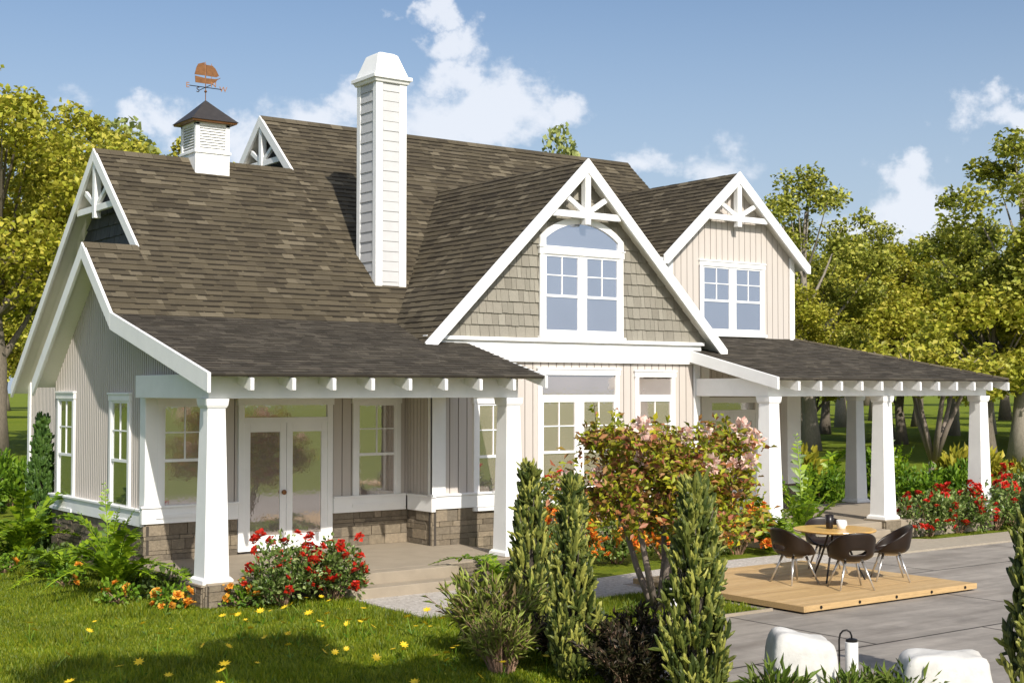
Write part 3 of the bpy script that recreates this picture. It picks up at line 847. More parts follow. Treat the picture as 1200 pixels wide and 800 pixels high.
# porch wall: bay window, french door, window
window(frM, .18, 1.18, 1.12, 3.11, 2)
window(frM, 3.98, 5.02, 1.12, 3.11, 2)
window(frG, 6.10, 7.03, 1.0, 3.10, 2)
window(frG, 7.64, 9.74, 1.02, 3.66, 2, transom=(3.15, 3.55), mull=2)
window(frG, 10.18, 11.30, 1.02, 3.63, 2, transom=(3.15, 3.52))
window(frL, 3.55, 4.55, .98, 3.19, 2, pane=PANE_SD)
window(frL, .66, 1.66, 1.0, 3.17, 2, pane=PANE_SD)
window(frD, 13.68, 15.84, 4.56, 6.27, 2, pane=PANE_UP, mull=2)
# arched window of the front gable
frG2 = Fr((0, -.918, 0), (1, 0, 0), UP, (0, -1, 0))
aw = window(frG2, 7.67, 9.83, 4.30, 6.08, 2, pane=PANE_UP, mull=2, casing=.12)
am = MB(); xc = 8.75
def arc(hw_, z0, rise, n=18):
    Rr = (hw_*hw_+rise*rise)/(2*rise); cz = z0+rise-Rr; a0 = math.asin(hw_/Rr)
    return [(xc+Rr*math.sin(a0*(2*i/n-1)), cz+Rr*math.cos(a0*(2*i/n-1))) for i in range(n+1)]
oA = [(xc-1.08, 6.08)] + arc(1.08, 6.30, .43) + [(xc+1.08, 6.08)]
iA = [(xc-.94, 6.08)] + arc(.94, 6.27, .33) + [(xc+.94, 6.08)]
for i in range(len(oA)-1):
    frG2.poly(am, [oA[i], oA[i+1], iA[i+1], iA[i]], 0.0, .058)
am.build('arch_casing', WHITE, aw)
am = MB()
frG2.poly(am, iA, 0, .022)
am.build('arch_pane', PANE_UP, aw)
am = MB(); frG2.box(am, xc-1.02, xc+1.02, 5.96, 6.085, .0, .075); am.build('sash', WHITE, aw)
def french_door(fr, u0, u1, z0, z1, head, pane=PANE_LO):
    mb = MB(); c = .11
    fr.box(mb, u0, u0+c, z0, z1, 0, .06); fr.box(mb, u1-c, u1, z0, z1, 0, .06); fr.box(mb, u0-.02, u1+.02, z1-.11, z1+.02, 0, .075)
    fr.box(mb, u0+c, u1-c, head, head+.10, 0, .058)
    d = mb.build('french_door', WHITE, house, bevel=.004)
    pm = MB(); fr.box(pm, u0+c, u1-c, head+.10, z1-.11, 0, .024); pm.build('transom_pane', pane, d)
    um = (u0+u1)/2
    for a, b in ((u0+c, um-.004), (um+.004, u1-c)):
        lm = MB(); st = .12
        fr.box(lm, a, a+st, z0, head, 0, .046); fr.box(lm, b-st, b, z0, head, 0, .046)
        fr.box(lm, a+st, b-st, head-.16, head, 0, .046); fr.box(lm, a+st, b-st, z0, z0+.26, 0, .046)
        lm.build('door_leaf', WHITE, d, bevel=.003)
        pm = MB(); fr.box(pm, a+st, b-st, z0+.26, head-.16, 0, .026); pm.build('pane', pane, d)
    km = MB(); p = fr.at(um-.07, z0+1.02, .09); nn = fr.N
    km.tube([fr.at(um-.07, z0+1.02, .04), fr.at(um-.07, z0+1.02, .07), fr.at(um-.07, z0+1.02, .085), fr.at(um-.07, z0+1.02, .115), fr.at(um-.07, z0+1.02, .125)], [.018, .018, .045, .045, .02], 12)
    km.build('door_knob', KNOB, d, smooth=True)
    return d
french_door(frM, 1.67, 3.55, .40, 3.09, 2.66)
french_door(frD, 13.93, 15.60, .40, 3.06, 2.68)

# ---- porches: floors, steps, beams, columns, rafter tails
mb = MB(); mb.box(-.28, 5.15, -3.2, -.01, .0, .36); mb.box(5.15, 5.75, -3.2, -.95, .0, .36); mb.box(1.75, 4.0, -3.55, -3.2, 0, .358)
mb.build('porch_floor', CONC, house, bevel=.01)
mb = MB(); mb.box(1.75, 4.05, -3.90, -3.55, .0, .18); mb.build('porch_step', CONC, house, bevel=.01)
mb = MB()
fz = Fr((0, -3.2, 0), (1, 0, 0), UP, (0, -1, 0)); ledge(mb, fz, 4.02, 5.75, 0, .33, .005, .05, 61); mb.build('stone_base', [STONE, MORTAR], house); mb = MB(); ledge(mb, fz, -.28, 1.73, 0, .33, .005, .05, 62)
mb.build('stone_base', [STONE, MORTAR], house); mb = MB(); fz = Fr((-.28, 0, 0), (0, 1, 0), UP, (-1, 0, 0)); ledge(mb, fz, -3.2, 0, 0, .33, .005, .04, 63)
mb.build('stone_base', [STONE, MORTAR], house)
mb = MB(); mb.box(12.06, 19.6, -3.1, .78, .0, .40); mb.build('porch_floor', CONC, house, bevel=.01)
mb = MB(); mb.box(12.4, 15.2, -3.45, -3.1, .0, .27); mb.box(12.4, 15.2, -3.72, -3.45, .0, .14); mb.build('porch_step', CONC, house, bevel=.01)
mb = MB()
mb.box(-.2, 5.62, -3.0, -2.76, 3.12, 3.50); mb.box(-.2, .04, -2.76, 0.0, 3.12, 3.495); mb.box(5.38, 5.62, -2.76, -.93, 3.12, 3.495)
mb.build('porch_beam', WHITE, house, bevel=.006)
mb = MB()
mb.box(11.90, 19.25, -3.03, -2.79, 3.12, 3.50); mb.box(11.90, 12.14, -2.79, -.95, 3.12, 3.495); mb.box(19.01, 19.25, -2.79, .85, 3.12, 3.495)
mb.build('porch_beam', WHITE, house, bevel=.006)
mb = MB(); mb.box(16.9, 19.01, .66, .85, 3.12, 3.49); mb.build('porch_beam', WHITE, house, bevel=.006)
def column(x, y, z0, ztop=3.12, a0=.20, a1=.145, pier=None):
    mb = MB()
    mb.frus(x, y, z0+.09, ztop-.14, a0, a1)
    c = mb.build('porch_column', WHITE, house, bevel=.006)
    bb = MB(); bb.frus(x, y, z0, z0+.055, a0+.05, a0+.045); bb.frus(x, y, z0+.055, z0+.09, a0+.04, a0+.01); bb.build('column_base', WHITE, c)
    kb = MB(); kb.frus(x, y, ztop-.14, ztop-.10, a1+.012, a1+.03); kb.frus(x, y, ztop-.10, ztop-.002, a1+.03, a1+.04); kb.build('capital', WHITE, c)
    if pier:
        pm = MB(); h = z0-.03; a = a0+.06
        pm.box(x-a+.04, x+a-.04, y-a+.04, y+a-.04, 0, h, 1)
        for fr, s in ((Fr((x-a, y-a, 0), (1, 0, 0), UP, (0, -1, 0)), 71), (Fr((x-a, y-a, 0), (0, 1, 0), UP, (-1, 0, 0)), 72), (Fr((x-a, y+a, 0), (1, 0, 0), UP, (0, 1, 0)), 73), (Fr((x+a, y-a, 0), (0, 1, 0), UP, (1, 0, 0)), 74)):
            ledge(pm, fr, 0, 2*a, 0, h, -.01, .03, s+int(x*7))
        pm.box(x-a-.03, x+a+.03, y-a-.03, y+a+.03, h, z0-.001, 2)
        pm.build('stone_pier', [STONE, MORTAR, CONC], c)
    return c
column(-.08, -2.88, .34, pier=True)
column(5.50, -2.88, .37, pier=True)
column(12.06, -2.91, .42); column(15.63, -2.91, .44, pier=True); column(19.12, -2.91, .44, pier=True)
column(19.13, .75, .40)
for i in range(1, 9):
    x = X3 + i*(5.9-X3)/9
    t = MB(); t.prism([(x-.03, -3.47, FP(-3.47)-.052), (x-.03, -2.5, FP(-2.5)-.07), (x-.03, -2.5, FP(-2.5)-.25), (x-.03, -3.43, FP(-3.43)-.25), (x-.03, -3.47, FP(-3.47)-.23)], (.06, 0, 0))
    t.build('rafter_tail', WHITE, house)
t = MB(); t.prism([(5.86, -3.48, FP(-3.48)+.02), (5.86, -.95, FP(-.95)+.0), (5.86, -.95, FP(-.95)-.20), (5.86, -3.48, FP(-3.48)-.19)], (.05, 0, 0)); t.build('bargeboard', WHITE, house)
for i in range(1, 13):
    x = XRL + i*(XRR-XRL)/12 - .03
    zz = lambda y: ZRP+MR*(y-YRP)
    t = MB(); t.prism([(x-.03, -3.50, zz(-3.50)-.052), (x-.03, -2.6, zz(-2.6)-.07), (x-.03, -2.6, zz(-2.6)-.25), (x-.03, -3.46, zz(-3.46)-.25), (x-.03, -3.50, zz(-3.5)-.23)], (.06, 0, 0))
    t.build('rafter_tail', WHITE, house)
# eaves of dormer left side
mb = MB(); mb.box(12.2, 12.36, .56, 1.5, 6.12, 6.26); mb.build('eave_board', WHITE, house)

# ---- chimney
CX0, CX1, CY0, CY1, CT = 5.36, 6.085, 1.49, 2.28, 9.52
mb = MB()
for (x0, x1, y0, y1) in ((CX0, CX0+.16, CY0, CY0+.14), (CX1-.17, CX1, CY0, CY0+.14), (CX0, CX0+.16, CY1-.14, CY1), (CX1-.17, CX1, CY1-.14, CY1)):
    mb.box(x0, x1, y0, y1, 5.2, CT)
mb.box(CX0+.03, CX1-.03, CY0+.03, CY1-.03, 5.2, CT-.01)
chim = mb.build('chimney', WHITE, house, bevel=.006)
mb = MB()
f1 = Fr((CX0+.17, CY0+.024, 5.25), (1, 0, 0), UP, (0, -1, 0)); f2 = Fr((CX0+.024, CY0+.14, 5.25), (0, 1, 0), UP, (-1, 0, 0))
lap_rows(mb, f1, [(0, 0), (.38, 0), (.38, CT-5.25), (0, CT-5.25)], .205, 100, 100.1, 0, .012, back=1, seed=3)
lap_rows(mb, f2, [(0, 0), (.51, 0), (.51, CT-5.25), (0, CT-5.25)], .205, 100, 100.1, 0, .016, back=1, seed=4)
mb.build('chimney_siding', [CHSIDE, GROOVE], chim)
mb = MB()
cxm, cym = (CX0+CX1)/2, (CY0+CY1)/2; hx, hy = (CX1-CX0)/2, (CY1-CY0)/2
mb.frus(cxm, cym, CT, CT+.07, hx+.03, hx+.06, b0=hy+.03, b1=hy+.06)
mb.frus(cxm, cym, CT+.07, CT+.15, hx+.09, hx+.09, b0=hy+.09, b1=hy+.09)
mb.frus(cxm, cym, CT+.15, CT+.62, hx+.03, hx-.13, b0=hy+.03, b1=hy-.14)
mb.frus(cxm, cym, CT+.62, CT+.66, hx-.13, hx-.20, b0=hy-.14, b1=hy-.2)
mb.build('chimney_cap', WHITE, chim, bevel=.01)
mb = MB(); mb.prism([(CX0+.12, CY0+.012, CT+.20), (CX1-.1, CY0+.012, CT+.20), (CX1-.1, CY0+.012, CT+.225), (CX0+.12, CY0+.012, CT+.225)], (0, .05, 0)); mb.build('cap_vent', METALDK, chim)

# ---- cupola and weathervane
KX0, KX1, KY0, KY1 = 2.62, 3.38, 4.15, 4.93
mb = MB()
mb.box(KX0, KX1, KY0, KY1, 7.3, 8.20)
mb.box(KX0-.025, KX1+.025, KY0-.025, KY1+.025, 8.16, 8.22)
for x in (KX0, KX1-.09):
    for y in (KY0, KY1-.09): mb.box(x, x+.09, y, y+.09, 8.22, 8.80)
mb.box(KX0, KX1, KY0, KY1, 8.74, 8.805)
mb.box(KX0+.06, KX1-.06, KY0+.06, KY1-.06, 8.2, 8.79)
cup = mb.build('cupola', WHITE, house, bevel=.006)
mb = MB()
for i in range(9):
    z = 8.235+i*.057
    mb.prism([(KX0+.09, KY0+.012, z), (KX0+.09, KY0+.055, z+.055), (KX0+.09, KY0+.062, z+.045), (KX0+.09, KY0+.016, z-.006)], (KX1-KX0-.18, 0, 0))
    mb.prism([(KX0+.012, KY0+.09, z), (KX0+.055, KY0+.09, z+.055), (KX0+.062, KY0+.09, z+.045), (KX0+.016, KY0+.09, z-.006)], (0, KY1-KY0-.18, 0))
mb.build('louvre', WHITE, cup)
mb = MB(); kx, ky = (KX0+KX1)/2, (KY0+KY1)/2
mb.frus(kx, ky, 8.84, 9.10, .52, .25, b0=.53, b1=.26); mb.frus(kx, ky, 9.10, 9.34, .25, .012, b0=.26, b1=.012)
mb.build('cupola_roof', CUPROOF, cup)
mb = MB(); mb.frus(kx, ky, 8.805, 8.838, .49, .50, b0=.50, b1=.51); mb.build('copper_eave', COPPER, cup)
van = MB(); van.tube([(kx, ky, 9.3), (kx, ky, 10.12)], .010, 6); van.tube([(kx, ky, 9.505), (kx, ky, 9.53), (kx, ky, 9.56)], [.012, .035, .012], 8)
van = van.build('weathervane', COPPER, house)
am = MB(); am.tube([(kx-.36, ky, 9.62), (kx+.36, ky, 9.62)], .009, 6); am.tube([(kx, ky-.36, 9.62), (kx, ky+.36, 9.62)], .009, 6); am.build('direction_arm', METALDK, van)
def letter(ch, pos):
    cu = bpy.data.curves.new('direction_letter', 'FONT'); cu.body = ch; cu.size = .16; cu.extrude = .008; cu.align_x = 'CENTER'; cu.align_y = 'CENTER'
    to = bpy.data.objects.new('letter_tmp', cu); COL.objects.link(to)
    dg = bpy.context.evaluated_depsgraph_get()
    me = bpy.data.meshes.new_from_object(to.evaluated_get(dg)); bpy.data.objects.remove(to)
    me.materials.clear(); me.materials.append(COPPER)
    o = obj('direction_letter', me, van); o.location = pos; o.rotation_euler = (R(90), 0, R(-15)); return o
letter('W', (kx+.40, ky, 9.62)); letter('E', (kx-.40, ky, 9.62)); letter('N', (kx, ky-.40, 9.60)); letter('S', (kx, ky+.40, 9.64))
# ship silhouette plates, 2 cm thick
def plate(name, pts, y=0, th=.012):
    m_ = MB(); m_.prism([(kx+a, ky+y-th/2, 9.68+b) for a, b in pts], (0, th, 0)); return m_.build(name, COPPER, van)
plate('ship_hull', [(-.24,.16),(-.23,.02),(.10,.02),(.22,.07),(.28,.16),(.22,.145),(.0,.135)])
plate('ship_sail', [(-.25,.185),(-.21,.34),(-.17,.42),(-.03,.47),(-.012,.30),(-.02,.19)])
plate('ship_sail', [(.015,.19),(.012,.30),(.012,.42),(.15,.42),(.22,.36),(.30,.22),(.24,.185)])
m_ = MB(); m_.tube([(kx+.27, ky, 9.82), (kx+.33, ky, 9.86)], .007, 5); m_.tube([(kx-.01, ky, 9.7), (kx-.01, ky, 10.16)], .008, 5); m_.tube([(kx+.13, ky, 9.7), (kx+.13, ky, 10.14)], .006, 5); m_.build('ship_mast', COPPER, van)

# ================================================================== DECK AND FURNITURE
DX0, DX1, DY0, DY1, DZ = 6.45, 10.52, -8.88, -5.15, .125
deck = empty('deck_platform', ((DX0+DX1)/2, (DY0+DY1)/2, 0.012), 0, 'low square wooden deck platform with bolted edge boards on the grey patio', 'deck')
mb = MB(); ox, oy = deck.location.x, deck.location.y
n = 26; pw = (DY1-DY0-.05)/n
for i in range(n):
    y0 = DY0+.05+i*pw
    xs = [DX0, DX0+rng.uniform(1.2, 3.2), DX1]
    for a, b in zip(xs[:-1], xs[1:]):
        mb.box(a-ox+.002, b-ox-.002, y0-oy+.003, y0+pw-oy-.003, .080, DZ-.012+rng.uniform(-.002, .002))
mb.build('deck_boards', WOODDECK, deck)
mb = MB(); mb.box(DX0-ox, DX1-ox, DY0-oy, DY0+.045-oy, .028, DZ-.008)
mb.box(DX0-.045-ox, DX0-.002-ox, DY0-oy, DY1-oy, .028, DZ-.010)
mb.build('edge_board', WOODDECK, deck, bevel=.004)
mb = MB(); mb.box(DX0+.1-ox, DX1-.1-ox, DY0+.1-oy, DY1-.1-oy, 0.0, .078); mb.build('deck_frame', GROOVE, deck)
for i in range(5):
    x = DX0+.32+i*(DX1-DX0-.64)/4
    b = MB(); b.tube([(x-ox, DY0-.012-oy, .075), (x-ox, DY0+.01-oy, .075)], .024, 10); b.build('bolt', METALDK, deck)

TX, TY, TT = 8.98, -7.25, .965
tbl = empty('garden_table', (TX, TY, DZ), 0, 'round light wood table with thin dark legs on the wooden deck', 'table')
h = TT-DZ
mb = MB(); mb.lathe([(.60, h-.045), (.665, h-.032), (.675, h-.016), (.67, h-.004), (.655, h)], 0, 0, 48); mb.build('tabletop', TABLEW, tbl)
for k in range(3):
    a = R(205+k*120); m_ = MB()
    m_.tube([(math.cos(a)*.12, math.sin(a)*.12, h-.045), (math.cos(a)*.30, math.sin(a)*.30, h*.45), (math.cos(a)*.50, math.sin(a)*.50, 0)], [.022, .018, .014], 8)
    m_.build('leg', METALDK, tbl)
m_ = MB(); m_.lathe([(.2, h-.07), (.2, h-.047)], 0, 0, 20); m_.build('leg_plate', METALDK, tbl)
def cup_thing(name, label, x, y, r0, r1, hh, m, cat, handle=False):
    t = empty(name, (x, y, TT), 0, label, cat)
    b = MB(); b.lathe([(r0*.9, 0), (r0, .004), (r1, hh), (r1-.008, hh), (r0-.008, .02), (.004, .018)], 0, 0, 24); b.build('cup_body', m, t, smooth=True)
    if handle:
        hb = MB(); hb.tube([(r1*.95, 0, hh*.8), (r1+.045, 0, hh*.75), (r1+.05, 0, hh*.35), (r0*.97, 0, hh*.25)], .008, 6); hb.build('handle', m, t)
    return t
cup_thing('paper_cup', 'tall dark takeaway cup standing on the round garden table', 8.90, -7.21, .055, .072, .23, CUPDK, 'cup')
cup_thing('coffee_mug', 'white ceramic mug beside the dark cup on the round garden table', 9.02, -7.36, .070, .082, .145, CERAM, 'mug', True)

def chair_shell():
    bm = bmesh.new()
    NT, NS = 36, 12
    grid = []
    for i in range(NT):
        th = 2*math.pi*i/NT           # 0 = back (-Y), pi = front
        c = math.cos(th)
        back = max(0, c); 
        hgt = .05 + .36*max(0, (c+.55)/1.55)**.85 if c > -.55 else .05*max(0, 1-( -c-.55)/.35)-.02*max(0, (-c-.75)/.25)
        row = []
        for j in range(NS+1):
            t = j/NS
            rad = .10+.90*min(1, t/.55) if t < .55 else 1.0
            k = max(0, (t-.45)/.55)
            z = hgt*k**1.15 + .03*(t/.45 if t < .45 else 1)**2
            fl = 1+.13*k*max(0, c+.4)+.05*k
            rx = .285*rad*fl*(1.0+.10*(1-abs(c))); ry = .27*rad*fl
            sx = math.copysign(abs(math.sin(th))**.8, math.sin(th)); sy = -math.copysign(abs(c)**.85, c)
            row.append(bm.verts.new((sx*rx, sy*ry, z)))
        grid.append(row)
    cen = bm.verts.new((0, 0, .0))
    for i in range(NT):
        a, b = grid[i], grid[(i+1) % NT]
        bm.faces.new((cen, b[0], a[0]))
        for j in range(NS):
            cc = math.cos(2*math.pi*(i+.5)/NT)
            if j in (7,) and cc > .93: continue      # slot in the lower back
            bm.faces.new((a[j], b[j], b[j+1], a[j+1]))
    bmesh.ops.recalc_face_normals(bm, faces=bm.faces)
    me = bpy.data.meshes.new('seat_shell'); bm.to_mesh(me); bm.free()
    for p in me.polygons: p.use_smooth = True
    me.materials.append(CHAIRB)
    return me
def make_chair(label):
    t = empty('tub_chair', (0, 0, 0), 0, label, 'chair', 'dark tub chairs around the garden table')
    o = obj('seat_shell', chair_shell(), t); o.location = (0, 0, .42)
    so_ = o.modifiers.new('thick', 'SOLIDIFY'); so_.thickness = .028; so_.offset = 0
    su = o.modifiers.new('sub', 'SUBSURF'); su.levels = 1; su.render_levels = 1
    u = MB(); u.lathe([(.13, .385), (.15, .41), (.05, .425)], 0, 0, 16); u.build('under_frame', CHROME, t)
    for sx in (-1, 1):
        for sy in (-1, 1):
            l = MB(); l.tube([(sx*.13, sy*.12, .41), (sx*.26, sy*.25, 0)], [.021, .012], 10); l.build('leg', CHROME, t, smooth=True)
    return t
chairs = [(8.17, -7.10, 'dark tub chair nearest the left end of the deck, facing right to the round table'),
          (8.42, -8.05, 'dark tub chair at the front of the deck with its slotted back to the viewer'),
          (9.72, -7.78, 'dark tub chair at the right of the round table, seen from its side'),
          (9.72, -6.45, 'dark tub chair half hidden behind the round wooden table')]
c0 = make_chair(chairs[0][2])
for i, (x, y, lb) in enumerate(chairs):
    c = c0 if i == 0 else copy_tree(c0)
    c['label'] = lb
    c.location = (x, y, DZ)
    a = math.atan2(TY-y, TX-x)
    c.rotation_euler = (0, 0, a-math.pi/2 + (.0, .12, -.1, .1)[i]); c.scale = (1.08, 1.08, 1.06)

# boulders
def boulder(label, x, y, sx, sy, sz, seed, rz, slope):
    bm = bmesh.new(); bmesh.ops.create_cube(bm, size=1)
    bmesh.ops.subdivide_edges(bm, edges=bm.edges, cuts=9, use_grid_fill=True)
    r_ = random.Random(seed)
    ph = [(r_.uniform(0, 6), r_.uniform(0, 6), r_.uniform(0, 6), r_.uniform(2, 5)) for _ in range(6)]
    for v in bm.verts:
        p = v.co*2
        n6 = (abs(p.x)**8+abs(p.y)**8+abs(p.z)**8)**(1/8)
        q = p/n6
        dsp = sum(math.sin(q.x*f+a)*math.sin(q.y*f+b)*math.sin(q.z*f+c) for a, b, c, f in ph)*.028
        q = q*(1+dsp)
        q.z += slope*q.x*(1 if q.z > 0 else 0) 
        q.x *= 1-.13*q.z; q.y *= 1-.13*q.z
        v.co = Vector((q.x*sx/2, q.y*sy/2, (q.z+.85)*sz/1.85))
    for f in bm.faces: f.smooth = True
    me = bpy.data.meshes.new('boulder'); bm.to_mesh(me); bm.free(); me.materials.append(BOULD)
    o = obj('boulder', me); o.location = (x, y, -.03); o.rotation_euler = (0, 0, rz)
    return tag(o, label, 'boulder', 'white boulders at the patio edge')
boulder('tall white boulder with sloping top beside the hook lantern on the patio', 2.05, -12.75, .70, .60, .77, 3, R(-36), -.14)
boulder('flat topped white boulder at the bottom right of the patio, right of the hook lantern', 3.05, -13.75, .92, .60, .62, 8, R(-40), .0)

# shepherd-hook lanterns
def lantern(label, x, y, rz, h=.74, white=True):
    t = empty('hook_lantern', (x, y, 0), rz, label, 'garden lantern', 'hook lanterns along the planting bed')
    p = MB(); p.tube([(0, 0, 0), (0, 0, h-.10), (.012, 0, h-.04), (.04, 0, h-.008), (.08, 0, h), (.115, 0, h-.02), (.13, 0, h-.06), (.13, 0, h-.085)], .010, 8); p.build('hook_pole', METALDK, t, smooth=True)
    c = MB(); c.lathe([(.03, h-.085), (.06, h-.095), (.06, h-.12)], .13, 0, 20); c.build('lantern_cap', METALDK, t)
    l = MB(); l.lathe([(.055, h-.46), (.068, h-.45), (.068, h-.125), (.05, h-.12)], .13, 0, 24); l.build('lantern_body', CERAM, t, smooth=False)
    r_ = MB(); r_.lathe([(.03, h-.475), (.06, h-.47), (.06, h-.455)], .13, 0, 20); r_.build('lantern_rim', METALDK, t)
    return t
lantern('black shepherd hook with white cylinder lantern between the two white boulders', 2.49, -12.87, R(-36), .75)
lantern('white cylinder lantern showing between the two left cypresses', 3.45, -6.1, R(-36), .62)
lantern('white cylinder lantern beside the crepe myrtle trunk, left of the tall cypress', 3.62, -8.95, R(-36), .80)

# ================================================================== VEGETATION
def rand_in_ellipsoid(n, rx, ry, rz, shell=.0, r_=nr):
    d = r_.normal(size=(n, 3)); d /= np.linalg.norm(d, axis=1)[:, None]
    rad = (shell+(1-shell)*r_.rand(n))**(1/2.2)
    return d*rad[:, None]*np.array([rx, ry, rz])

def tree_meshes(name, h, trunk_r, crown_r, crown_h, crown_base, leafmat, bark, nleaf, lsize, seed, nclump=60, forks=1, clump_r=.9):
    r_ = random.Random(seed); q = np.random.RandomState(seed)
    tm = MB()
    cz = crown_base+crown_h/2
    # trunk
    pts = []; x = y = 0
    nseg = 7
    top = crown_base+crown_h*.75
    for i in range(nseg+1):
        t = i/nseg
        pts.append((x, y, top*t)); x += r_.uniform(-.10, .10)*crown_r*.35; y += r_.uniform(-.10, .10)*crown_r*.35
    rad = [trunk_r*(1.35 if i == 0 else 1)*(1-.85*i/nseg) for i in range(nseg+1)]
    tm.tube(pts, rad, 9)
    # clump centres: an uneven crown
    cl = []
    while len(cl) < nclump:
        d = Vector((r_.gauss(0, 1), r_.gauss(0, 1), r_.gauss(0, 1))).normalized()
        rr = r_.uniform(.35, 1.0)**.6
        prof = 1.0
        p = Vector((d.x*crown_r*rr, d.y*crown_r*rr, cz+d.z*crown_h/2*rr))
        f = (p.z-crown_base)/crown_h
        if f > .55: s_ = 1-(f-.55)*1.0
        else: s_ = 1
        p.x *= s_*r_.uniform(.8, 1.12); p.y *= s_*r_.uniform(.8, 1.12); cl.append(p)
    for c in cl[::2]:
        k = min(nseg-1, max(2, int((c.z*.72)/top*nseg)))
        a = Vector(pts[k]); m_ = a.lerp(c, .5)+Vector((0, 0, -.06*crown_r))
        tm.tube([a, m_, c], [rad[k]*.45+.015, rad[k]*.25+.012, .012], 5, cap=False)
    P = []; DR = []
    wts = q.rand(len(cl))+.35; wts /= wts.sum()
    for c, ww in zip(cl, wts):
        n_ = int(nleaf*ww)
        s_ = clump_r*q.uniform(.6, 1.25)
        o = q.normal(size=(n_, 3)); o /= np.linalg.norm(o, axis=1)[:, None]
        o *= (q.rand(n_)**.45)[:, None]*s_*np.array([1, 1, .75])
        P.append(np.array(c)+o)
    P = np.concatenate(P)
    lm = leaf_cloud(name+'_crown', P, lsize, leafmat, aspect=.75, up=.55, seed=seed, fold=.12)
    return tm.mesh(name+'_trunk', bark, smooth=True), lm
def plant(name, label, cat, meshes, loc, rz=0, sc=1.0, group=None, parts=('trunk', 'crown')):
    t = empty(name, loc, rz, label, cat, group)
    t.scale = (sc, sc, sc) if not isinstance(sc, tuple) else sc
    for nm, me in zip(parts, meshes): obj(nm, me, t)
    return t
TA = tree_meshes('golden', 14, .42, 4.6, 9.0, 4.6, LF_YEL, BARK, 26000, .215, 3, 70, clump_r=1.25)
TB = tree_meshes('olive', 15, .45, 4.0, 10.5, 5.0, LF_OLV, BARKP, 15000, .225, 5, 48, clump_r=1.0)
TC = tree_meshes('pale', 14, .45, 4.2, 10.0, 4.5, LF_PALE, BARK, 9000, .42, 8, 50, clump_r=1.1)
TD = tree_meshes('round', 8, .30, 3.6, 5.0, 2.6, LF_YEL, BARK, 13000, .24, 13, 50, clump_r=1.0)
TG = 'trees on the lawn behind the house'
# right of the house
plant('olive_tree', 'tall airy olive green tree rising just right of the dormer gable', 'tree', TB, (47.8, 27.6, 0), 1.0, (.98, .98, 1.0), TG)
plant('olive_tree', 'grey trunked tree standing behind the pale trunk right of the dormer', 'tree', TB, (56.5, 36.5, 0), 2.7, (.95, .95, .86), TG)
plant('golden_tree', 'broad golden tree above the right end of the porch roof', 'tree', TA, (62.0, 34.0, 0), .4, (1.15, 1.15, .92), TG)
plant('golden_tree', 'golden tree low behind the hip of the right porch roof, next to the dormer', 'tree', TA, (43.5, 27.0, 0), 2.0, (.85, .85, .68), TG)
plant('olive_tree', 'large olive tree at the right edge of the photo with a leaning dark trunk', 'tree', TB, (46.2, 14.0, 0), 3.9, (1.05, 1.05, .98), TG)
plant('golden_tree', 'far yellow tree standing between the porch columns on the sunlit lawn', 'tree', TA, (92.0, 54.5, 0), 3.3, (1.2, 1.2, .95), TG)
plant('golden_tree', 'distant golden tree left of the far right column, behind the branching tree', 'tree', TA, (84.0, 45.0, 0), 5.1, (1.0, 1.0, 1.0), TG)
plant('round_tree', 'small golden tree hanging over the corner of the right porch eave', 'tree', TD, (43.4, 13.6, 0), 1.2, 1.05, TG)
plant('olive_tree', 'tall tree beyond the right edge of the photo with leaves hanging into view', 'tree', TB, (52.0, 10.0, 0), .9, (1.15, 1.15, 1.0), TG)
for i, (x, y, m_, sc_, lab) in enumerate([(52.5, 31.5, TD, 1.0, 'round golden tree with low hanging leaves between the pale trunks'), (59.0, 30.5, TD, 1.15, 'second low round golden tree, seen left of the middle porch column'), (66.0, 37.5, TB, .95, 'pale trunk standing in the dark tree shade left of the back column'),
        (75.0, 38.5, TB, 1.0, 'pale trunk in the tree shade just right of the middle column'), (71.0, 33.0, TD, 1.2, 'round golden tree right of the middle column, far behind the branching tree'), (80.0, 39.0, TB, 1.05, 'thin far trunk left of the far right column'), (63.0, 24.5, TD, 1.15, 'round golden tree behind the far right porch column'),
        (86.0, 58.0, TB, 1.1, 'far pale trunk behind the back porch column'), (70.0, 46.0, TA, .9, 'golden tree above the porch hip, behind the airy olive tree')]):
    plant('golden_tree' if m_ is not TB else 'olive_tree', lab, 'tree', m_, (x, y, 0), i*1.1+.3, sc_, TG)
for i, (x, y) in enumerate([(49.5, 11.5), (54.5, 14.0), (59.5, 17.5), (65.5, 21.5), (71.5, 25.5), (78.5, 30.5), (57.0, 8.0), (68.0, 15.0)]):
    plant('golden_tree', 'golden tree outside the right edge of the photo whose shadow lies on the far lawn', 'tree', TA, (x, y, 0), i*.9, .98, 'trees beyond the right edge')
# left of the house
plant('golden_tree', 'big golden tree filling the left edge of the photo behind the house corner', 'tree', TA, (9.4, 42.5, 0), 4.2, (1.3, 1.3, 1.36), TG)
plant('golden_tree', 'golden tree behind the left roof rake, second from the left edge', 'tree', TA, (16.2, 52.2, 0), 1.2, (1.35, 1.35, 1.36), TG)
plant('olive_tree', 'dark olive tree low at the far left of the lawn', 'tree', TB, (6.5, 56.0, 0), 2.2, (1.5, 1.5, 1.05), TG)
plant('golden_tree', 'golden treetop close to the left roof peak, third from the left edge', 'tree', TA, (23.0, 50.0, 0), 3.1, (1.15, 1.15, 1.28), TG)
plant('pale_tree', 'pale green tree peeping over the left roof ridge beside the cupola', 'tree', TC, (22.5, 65.3, 0), .8, (1.3, 1.3, 1.46), TG)
plant('pale_tree', 'pale green treetop showing over the main ridge right of the chimney', 'tree', TC, (58.6, 64.3, 0), .3, (.95, .95, 1.70), TG)
